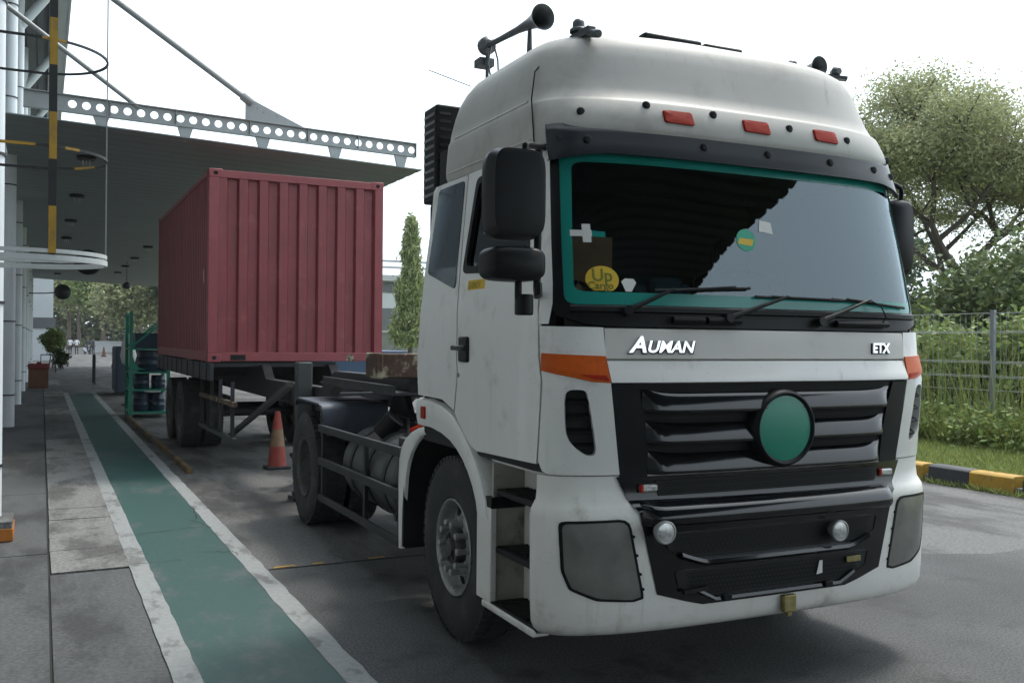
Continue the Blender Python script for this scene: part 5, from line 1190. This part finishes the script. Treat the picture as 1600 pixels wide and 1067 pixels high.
m = MB(); m.box(-1.42, 1.52, -.76, .76, 1.36, 1.46); m.build('rim', 'blue_bin', bb, bevel=.02)
for x in (-.9, .9): m = MB(); m.box(x-.08, x+.08, -.6, .6, 0, .12); m.build('skid', 'black_matte', bb)
# ------------------------------------------------------------------ vegetation
def quad_mesh(name, V, m_):
    n = len(V)//4; me = bpy.data.meshes.new(name); me.vertices.add(4*n); me.vertices.foreach_set('co', np.asarray(V, dtype=np.float32).ravel())
    me.loops.add(4*n); me.loops.foreach_set('vertex_index', np.arange(4*n, dtype=np.int32)); me.polygons.add(n); me.polygons.foreach_set('loop_start', np.arange(0, 4*n, 4, dtype=np.int32))
    try: me.polygons.foreach_set('loop_total', np.full(n, 4, dtype=np.int32))
    except Exception: pass
    me.materials.append(MAT[m_]); me.update(calc_edges=True); me.validate(); return me
def leaf_quads(rng, C, per, spread, L, Wd, droop=0.0, up=.35):
    C = np.asarray(C); n = len(C)*per
    c = np.repeat(C, per, axis=0) + rng.normal(0, 1, (n, 3))*np.asarray(spread)
    d = rng.normal(0, 1, (n, 3)); d[:, 2] = d[:, 2]*(1-up) - droop; d /= np.linalg.norm(d, axis=1)[:, None]
    s = np.cross(d, rng.normal(0, 1, (n, 3))); s /= np.linalg.norm(s, axis=1)[:, None] + 1e-9
    l = L*rng.uniform(.6, 1.4, (n, 1)); w = Wd*rng.uniform(.6, 1.4, (n, 1))
    V = np.empty((n, 4, 3)); V[:, 0] = c - d*l*.5; V[:, 1] = c + s*w*.5 - d*l*.05; V[:, 2] = c + d*l*.5; V[:, 3] = c - s*w*.5 - d*l*.05
    return V.reshape(-1, 3)
def limbs(rng, base, height, r0, spread, levels=4, kids=(3, 4), lean=(0, 0), first=.45, tipz=.25, upb=.35):
    """tapered trunk that forks into limbs; returns mesh builder and twig tips"""
    m = MB(); tips = []
    def grow(p, d, L, r, lev):
        pts = [p]; q = p.copy(); dd = d.copy(); k = 4
        for i in range(k):
            dd = (dd + Vector(rng.normal(0, .12, 3)) + Vector((0, 0, .05))).normalized(); q = q + dd*L/k; pts.append(q.copy())
        m.tube(pts, [r*(1 - .45*i/k) for i in range(k+1)], 8 if lev < 2 else 5, cap=False)
        if lev >= 2: tips.extend([pts[2], pts[3]])
        if lev >= levels: tips.append(q); return
        n = int(rng.integers(kids[0], kids[1]+1)); a0 = rng.uniform(0, 6.28)
        for i in range(n):
            a = a0 + 6.283*i/n + rng.normal(0, .3); out = Vector((math.cos(a), math.sin(a), 0)); nd = (dd*(upb+.25) + out*spread*(.7+.5*rng.random()) + Vector((0, 0, tipz))).normalized()
            grow(pts[-1] if i else pts[-2], nd, L*rng.uniform(.6, .85), r*.55, lev+1)
    grow(Vector((0, 0, -.1)), Vector((lean[0], lean[1], 1)).normalized(), height*first, r0, 0)
    return m, tips
def tree(label, loc, height, r0, spread, leafm, per, ls, L, W, seed, levels=4, kids=(3, 4), first=.4, barkm='bark', droop=.2, name='broadleaf_tree', group=None, squash=1.0, tipz=.25, upb=.35, keep=1.0):
    rng = np.random.default_rng(seed); t = thing(name, label, 'tree', loc, 0, group)
    m, tips = limbs(rng, (0, 0, 0), height, r0, spread, levels, kids, first=first, tipz=tipz, upb=upb)
    zt = max(p.z for p in tips); k = height/zt
    m.v = [(x, y, z*k) for x, y, z in m.v]; tips = [(p.x, p.y, p.z*k) for p in tips]
    m.build('trunk', barkm, t, smooth=60, recalc=False)
    if keep < 1: tips = [p for p in tips if p[2] > .70*height or rng.random() < keep]
    V = leaf_quads(rng, tips, per, ls, L, W, droop); link('crown', quad_mesh('crown', V, leafm), t); return t, tips
# the big feathery tree on the right
bt_, tips = tree('tall feathery olive-green tree rising behind the wire fence', (26.0, 20.0, .2), 9.6, .30, .95, 'leaf_olive', 300, (.42, .42, .24), .13, .05, 12, levels=4, kids=(3, 4), first=.34, barkm='bark_dark', droop=.35, name='feathery_tree', tipz=.22, upb=.3, keep=.3)
# dense shrubs and trees behind the fence
def shrub(label, loc, r, h, leafm, n, seed, L=.16, W=.09, group='shrubs behind the wire fence', name='shrub', stems=True, hollow=.45):
    rng = np.random.default_rng(seed); t = thing(name, label, 'shrub', loc, 0, group)
    C = []; 
    nb = max(6, n//40)
    lob = [(rng.normal(0, r*.42), rng.normal(0, r*.42), h*rng.uniform(.3, .78), rng.uniform(.35, .6)*r) for _ in range(9)]
    for i in range(nb):
        lx, ly, lz, lr = lob[rng.integers(len(lob))]; d = rng.normal(0, 1, 3); d /= np.linalg.norm(d); q = lr*rng.uniform(hollow, 1.05)
        p = np.array((lx, ly, lz)) + d*q*np.array((1, 1, .8)); p[2] = max(.05, min(h, p[2])); C.append(p)
    link('crown', quad_mesh('crown', leaf_quads(rng, C, 40, .17*r**.5, L, W, .15), leafm), t)
    m = MB()
    for k in range(5):
        c = C[rng.integers(len(C))]; m.tube([(rng.normal(0, .12), rng.normal(0, .12), -.05), (c[0]*.45, c[1]*.45, c[2]*.5), tuple(c)], [.04, .03, .012], 6, cap=False)
    m.build('trunk', 'bark_dark', t, recalc=False); return t
shrub('large dark green shrub behind the fence at the right edge', (19.5, 13.6, .2), 2.1, 4.1, 'leaf_mid', 16000, 21, L=.15, W=.09)
shrub('dark bushy shrub behind the fence, left of the feathery tree trunk', (24.0, 21.5, .2), 2.2, 3.9, 'leaf_dark', 13000, 22)
shrub('bright green leafy shrub pushing against the fence by the post', (14.7, 10.3, .2), 1.05, 2.35, 'leaf_bright', 6500, 23, L=.13, W=.07)
shrub('bright green leafy shrub against the fence, left of the post', (14.8, 11.9, .2), 1.0, 2.0, 'leaf_bright', 5500, 24, L=.13, W=.07)
shrub('bright green shrub against the fence, right of the post', (14.5, 8.6, .2), 1.0, 2.2, 'leaf_bright', 5500, 25, L=.13, W=.07)
shrub('dark tangled shrub close behind the truck cab, past the fence', (16.4, 14.6, .2), 1.3, 2.3, 'leaf_dark', 6500, 26, L=.13, W=.08)
shrub('mid green shrub behind the fence beside the feathery tree', (21.5, 16.5, .2), 1.8, 3.0, 'leaf_mid', 9000, 27)
for i, (x, y_, h, s, lab) in enumerate(((44, 40, 8.5, 31, 'hazy far tree seen just right of the cab mirror'), (60, 38, 9.5, 32, 'hazy far tree behind the feathery tree, low on its right'), (52, 52, 10, 33, 'hazy far tree hidden mostly by the truck cab'))):
    tree(lab, (x, y_, 0), h, .28, .8, 'leaf_dark', 34, (.8, .8, .6), .38, .2, s, levels=3, kids=(4, 5), group='far trees on the right')
# tall grass and weeds along the fence, short turf on the verge
def blades(rng, n, x0, x1, y0, y1, h0, h1, wd, zf, bend=.35, dens=None):
    x = rng.uniform(x0, x1, n); y = rng.uniform(y0, y1, n); h = rng.uniform(h0, h1, n)
    a = rng.uniform(0, 6.283, n); b = rng.normal(0, bend, (n, 2))*h[:, None]; z = zf(x, y); V = np.empty((n, 4, 3)); c, s = np.cos(a)*wd, np.sin(a)*wd
    V[:, 0] = np.stack((x - c, y - s, z), 1); V[:, 1] = np.stack((x + c, y + s, z), 1)
    V[:, 2] = np.stack((x + b[:, 0] + c*.25, y + b[:, 1] + s*.25, z + h), 1); V[:, 3] = np.stack((x + b[:, 0] - c*.25, y + b[:, 1] - s*.25, z + h), 1)
    return V.reshape(-1, 3)
vzf = lambda x, y: .13 + .10*np.clip((x - 10.44)/3, 0, 1)
rng = np.random.default_rng(77)
V = np.concatenate([blades(rng, 26000, 12.35, 14.2, 5.5, 16, .15, .55, .011, vzf, .38), blades(rng, 5000, 12.3, 14.3, 16, 30, .35, .9, .016, vzf, .25), blades(rng, 700, 12.6, 13.6, 6, 14, 1.0, 1.7, .008, vzf, .18)])
o = link('tall_grass', quad_mesh('tall_grass', V, 'grass_blade')); tag(o, 'tall rough grass growing along the foot of the wire fence', 'grass', kind='stuff')
V = np.concatenate([blades(rng, 45000, 10.45, 12.5, 5, 15, .04, .13, .008, vzf, .5), blades(rng, 6000, 10.45, 12.5, 15, 40, .05, .14, .016, vzf, .5), blades(rng, 1600, 10.14, 10.24, 5, 12, .02, .09, .008, lambda x, y: x*0 - .004, .6)])
o = link('short_grass', quad_mesh('short_grass', V, 'grass_blade')); tag(o, 'short green turf on the verge behind the striped kerb', 'grass', kind='stuff')
C = np.stack((rng.normal(12.8, .28, 330), rng.uniform(5.5, 16, 330), .2 + .5*rng.random(330)**1.4), 1)
o = link('weeds', quad_mesh('weeds', leaf_quads(rng, C, 45, (.13, .16, .12), .10, .055), 'leaf_bright')); tag(o, 'low leafy weeds in front of the wire fence', 'weeds', kind='stuff')
# wire fence
fn = thing('wire_fence', 'grey welded wire fence with square posts along the grass verge', 'fence', (13.0, 9.6, 0)); LF = Vector((-13.0, -9.6, 0))
FY = [9.6 + 2.5*k for k in range(-3, 9)]
pm = MB(); pm.box(-.03, .03, -.03, .03, .0, 2.22); pm.box(-.034, .034, -.034, .034, 2.22, 2.25); pmm = pm.mesh('post', 'fence_post')
for yq in FY: link('post', pmm, fn, LF + Vector((13.0, yq, .05)))
pw = MB()
for z in (2.20, 1.92, 1.46, 1.24, 1.02, .6, .3): pw.tube([(0, .03, z), (0, 2.47, z)], .0055, 5); 
for z in (1.90, 1.44, 1.22): pw.tube([(-.02, .03, z), (-.02, 2.47, z)], .0045, 4)
for k in range(24): pw.tube([(.008, .08 + .1*k, .25), (.008, .08 + .1*k, 2.21)], .004, 4, cap=False)
pwm = pw.mesh('wire_panel', 'fence_wire', 60)
for yq in FY[:-1]: link('wire_panel', pwm, fn, LF + Vector((13.0, yq, .05)))

# ------------------------------------------------------------------ far right: conifer-shaped tree, wall, buildings
at_ = thing('columnar_tree', 'slender drooping cone-shaped tree between the container and the cab', 'tree', (16.8, 45.3, 0)); rng = np.random.default_rng(5)
m = MB(); m.tube([(0, 0, 0), (.05, 0, 4), (0, 0, 8.1)], [.13, .09, .02], 8, cap=False); m.build('trunk', 'bark', at_, recalc=False)
C = []
for i in range(460):
    z = 1.9 + 5.9*rng.random()**1.15; r = 1.02*(1 - (z-1.2)/6.9)**.85*rng.uniform(.45, 1.0)*(1 + .22*math.sin(z*3.1)); a = rng.uniform(0, 6.28); C.append((r*math.cos(a), r*math.sin(a), z - .25*r))
link('crown', quad_mesh('crown', leaf_quads(rng, C, 34, (.12, .12, .2), .30, .07, 1.3), 'leaf_ashoka'), at_)
m = MB(); m.box(10.8, 40, 49.6, 49.85, 0, 2.12); m.box(10.8, 40, 49.55, 49.9, 2.12, 2.2)
tag(m.build('boundary_wall', 'concrete_wall', None), 'grey concrete boundary wall below the cone-shaped tree', 'wall')
fbld = thing('factory_building', 'white factory hall with stepped roof lines behind the cone-shaped tree', 'building', (30, 80, 0)); LFb = Vector((-30, -80, 0))
m = MB(); m.box(14, 62, 80, 100, 0, 7.0); m.build('wall', 'wall_pale', fbld, loc=LFb)
m = MB(); m.box(13.4, 62.5, 79.2, 100, 7.0, 7.5); m.build('roof_edge', 'roof_fascia', fbld, loc=LFb)
m = MB(); m.prism([(79.4, 7.5), (100, 7.5), (100, 11.3), (84, 9.6)], 13.6, 62.3, 'x'); m.build('roof', 'wall_pale', fbld, loc=LFb)
for z in (8.3, 9.0): m = MB(); y_ = 79.4 + (z-7.5)/2.1*4.6; m.box(13.6, 62.3, y_-.12, y_+.1, z-.05, z+.12); m.build('roof_seam', 'galv', fbld, loc=LFb)
m = MB(); m.box(13.9, 62, 79.9, 80.05, 6.0, 6.9); m.build('clerestory', 'wall_dark', fbld, loc=LFb)
for x in np.arange(15, 60, 3.0): m = MB(); m.box(x, x+1.8, 79.92, 80.04, 2.6, 4.6); wo = m.build('window', 'wall_dark', fbld, loc=LFb); m = MB(); m.box(x-.08, x+1.88, 79.86, 79.93, 2.45, 2.6); m.build('sill', 'roof_fascia', wo)
shrub('pale bush at the foot of the boundary wall', (13.6, 46, 0), 1.1, 2.6, 'leaf_bright', 3500, 41, .2, .12, name='bush', group=None)

# ------------------------------------------------------------------ far end of the lane
wb = thing('gatehouse', 'white plastered block at the far end of the columns', 'building', (-3, 84, 0)); 
m = MB(); m.box(-5, 3.75, -6, 6, 0, 11); m.build('wall', 'wall_pale', wb); m = MB(); m.box(-5, 3.85, -6.1, 6.1, 11, 11.4); m.build('roof_edge', 'roof_fascia', wb); m = MB(); m.box(2.4, 3.9, -6.05, -6.0, 2.4, 3.2); m.build('window', 'wall_dark', wb)
shrub('round clipped green bush at the end of the pavement', (.66, 60, 0), .52, 2.4, 'leaf_bright', 5200, 42, .16, .1, name='bush', group=None)
shrub('low dark bush in front of the round clipped bush', (1.02, 58, 0), .28, 1.2, 'leaf_dark', 2200, 43, .14, .08, name='bush', group=None)
labs = ['pale olive tree at the far end of the lane, leftmost', 'bright green rounded tree at the end of the lane', 'mid green tall tree in the middle of the lane end', 'dark bluish tree beside the green rack top', 'thin young tree in front of the far tree line', 'big tree closing the view behind the container']
for i, (x, y_, h, lm_, sd_) in enumerate(((3.5, 150, 13.5, 'leaf_olive', 51), (7.5, 138, 12.5, 'leaf_bright', 52), (11.5, 142, 15.5, 'leaf_mid', 53), (14.5, 112, 12.5, 'leaf_dark', 54), (8.6, 118, 8.0, 'leaf_olive', 55), (20, 118, 14, 'leaf_dark', 56))):
    tree(labs[i], (x, y_, 0), h, .32, .75, lm_, 110, (1.1, 1.1, 1.0), .5, .3, sd_, levels=3, kids=(4, 5), first=.2, group='trees at the end of the lane', name='far_tree')
for i, (x, y_, h) in enumerate(((-4, 175, 15), (6, 185, 17), (16, 180, 16), (27, 175, 16), (38, 165, 14))):
    tree(['tall hazy tree behind the white gatehouse', 'hazy back tree above the walkers', 'hazy back tree left of the rack', 'hazy back tree behind the container end', 'hazy back tree wide of the lane'][i], (x, y_, 0), h, .35, .8, 'leaf_mid', 110, (1.3, 1.3, 1.3), .7, .4, 60+i, levels=3, kids=(4, 5), first=.13, group='back row of trees', name='far_tree')
C = np.stack((rng.uniform(-20, 75, 1500), rng.uniform(188, 200, 1500), 9*rng.random(1500)**1.2), 1)
o = link('far_thicket', quad_mesh('far_thicket', leaf_quads(rng, C, 26, (1.0, 1.0, .8), 1.0, .6), 'leaf_mid')); tag(o, 'hazy green thicket closing the horizon beyond the lane', 'thicket', kind='stuff')
m = MB(); m.box(5.6, 22, 126, 126.3, 0, 1.2); m.box(5.6, 22, 125.95, 126.35, 1.2, 1.32); tag(m.build('low_wall', 'wall_pale', None), 'low pale wall across the far end of the lane', 'wall')
c2 = thing('far_cone', 'tiny dark cone standing far down the lane', 'cone', (5.1, 94, 0))
m = MB(); m.box(-.25, .25, -.25, .25, 0, .05); m.build('base', 'rubber', c2); m = MB(); m.lathe([(.05, .2), (.9, .05), (.92, 0)], axis='z', n=14); m.build('cone_body', 'brown_box', c2)
# people and motorcycle
def person(label, loc, rz, shirt, stride=.22, sit=False, group=None):
    me = bpy.data.meshes.new('person')
    h = 1.68
    J = [((0, 0, .93), .14), ((0, .0, 1.12), .135), ((0, .01, 1.36), .155), ((0, .01, 1.47), .06), ((0, -.01, 1.55), .085), ((0, -.01, 1.64), .095), ((0, -.01, 1.71), .05),
         ((-.19, .0, 1.40), .06), ((-.25, .03, 1.14), .048), ((-.23, -.08, .90), .038), ((-.22, -.11, .80), .042), ((.19, 0, 1.40), .06), ((.25, .02, 1.14), .048), ((.24, -.06, .90), .038), ((.23, -.09, .80), .042)]
    E_ = [(0, 1), (1, 2), (2, 3), (3, 4), (4, 5), (5, 6), (2, 7), (7, 8), (8, 9), (9, 10), (2, 11), (11, 12), (12, 13), (13, 14)]
    if not sit: legs = [((-.09, 0, .86), .095), ((-.10, -stride*.5, .50), .068), ((-.10, stride*.2 - stride*.5, .09), .045), ((-.10, -stride*.5 - .12, .045), .045), ((.09, 0, .86), .095), ((.10, stride*.3, .50), .068), ((.10, stride, .10), .045), ((.10, stride - .10, .045), .045)]
    else: legs = [((-.10, -.05, .88), .10), ((-.16, -.42, .80), .075), ((-.17, -.38, .40), .05), ((-.17, -.50, .36), .045), ((.10, -.05, .88), .10), ((.16, -.42, .80), .075), ((.17, -.38, .40), .05), ((.17, -.50, .36), .045)]
    b = len(J); J += legs; E_ += [(0, b), (b, b+1), (b+1, b+2), (b+2, b+3), (0, b+4), (b+4, b+5), (b+5, b+6), (b+6, b+7)]
    me.from_pydata([j[0] for j in J], E_, []); o = bpy.data.objects.new('person', me); col.objects.link(o)
    sk = o.modifiers.new('s', 'SKIN'); 
    if not me.skin_vertices: 
        bmx = bmesh.new(); bmx.from_mesh(me); bmx.verts.layers.skin.verify(); bmx.to_mesh(me); bmx.free()
    for i, j in enumerate(J): me.skin_vertices[0].data[i].radius = (j[1], j[1]*.8); me.skin_vertices[0].data[i].use_root = (i == 0)
    sub = o.modifiers.new('b', 'SUBSURF'); sub.levels = sub.render_levels = 2
    dg = bpy.context.evaluated_depsgraph_get(); dg.update(); fin = bpy.data.meshes.new_from_object(o.evaluated_get(dg)); o.modifiers.clear(); o.data = fin
    for m_ in (shirt, 'trouser_dark', 'skin', 'hair'): fin.materials.append(MAT[m_])
    for p in fin.polygons:
        c = p.center
        p.material_index = 3 if (c.z > 1.64 or (c.z > 1.54 and c.y > .02)) else 2 if c.z > 1.47 else 2 if (abs(c.x) > .17 and c.z < 1.12 and not (sit and c.y < -.15)) else 1 if c.z < .93 or (abs(c.x) < .15 and c.z < .95) else 0
        p.use_smooth = True
    o.location = loc; o.rotation_euler = (0, 0, rz); return tag(o, label, 'person', group)
person('person in white shirt and dark trousers walking away, left of the pair', (2.55, 104, 0), math.pi, 'shirt_white')
person('person in white shirt and dark trousers walking away, right of the pair', (3.15, 104.3, 0), math.pi, 'shirt_white', -.2)
person('person in dark clothes standing beside the far motorcycle', (4.75, 106, 0), 2.0, 'shirt_dark', .08)
person('person in dark clothes astride the far motorcycle', (4.25, 106.6, 0), .3, 'shirt_dark', sit=True)
mc = thing('motorcycle', 'pale motorcycle parked beside the walking people', 'motorcycle', (4.2, 106.6, 0), .3)
for y_ in (-.68, .62):
    m = MB(); P = [(0, y_ + .25*math.cos(t), .29 + .25*math.sin(t)) for t in np.linspace(0, 2*math.pi, 25)[:24]]; m.tube(P, .045, 8, closed=True); m.tube([(-.06, y_, .29), (.06, y_, .29)], .05, 8)
    for k in range(5): a = 6.283*k/5; m.tube([(0, y_, .29), (0, y_+.24*math.cos(a), .29+.24*math.sin(a))], .015, 5)
    m.build('wheel', 'rubber', mc)
m = MB(); m.prism([(-.45, .45), (-.40, .80), (-.25, .82), (-.2, .40), (.1, .38), (.2, .62), (.7, .72), (.72, .60), (.45, .35), (-.2, .28)], -.13, .13, 'x'); m.build('body', 'bike_white', mc, bevel=.03)
m = MB(); m.box(-.12, .12, -.05, .65, .72, .80); m.build('seat', 'black_matte', mc, bevel=.03)
m = MB(); m.tube([(0, -.66, .29), (0, -.45, .95), (0, -.42, 1.02)], .035, 8); m.tube([(-.32, -.34, 1.04), (0, -.42, 1.02), (.32, -.34, 1.04)], .018, 8); m.build('handlebar', 'chassis', mc)
m = MB(); m.lathe([(-.62, 0), (-.61, .06), (-.55, .09), (-.48, .08), (-.46, 0)], (0, 0, .88), 'y', 14); m.build('headlamp', 'lens_clear', mc)

# ------------------------------------------------------------------ thin hazy air
hz_ = MB(); hz_.box(-300, 300, -120, 420, -1.2, 20)
hm_ = bpy.data.materials.new('haze_air'); hm_.use_nodes = True; MAT['haze_air'] = hm_; nn = hm_.node_tree.nodes; nn.remove(nn['Principled BSDF'])
pv = nn.new('ShaderNodeVolumePrincipled'); pv.inputs['Color'].default_value = (.86, .9, .92, 1); pv.inputs['Density'].default_value = .0004; pv.inputs['Anisotropy'].default_value = .2
hm_.node_tree.links.new(pv.outputs[0], nn['Material Output'].inputs['Volume'])
tag(hz_.build('haze', 'haze_air', None, smooth=0), 'thin pale haze in the air over the yard', 'haze', kind='stuff')
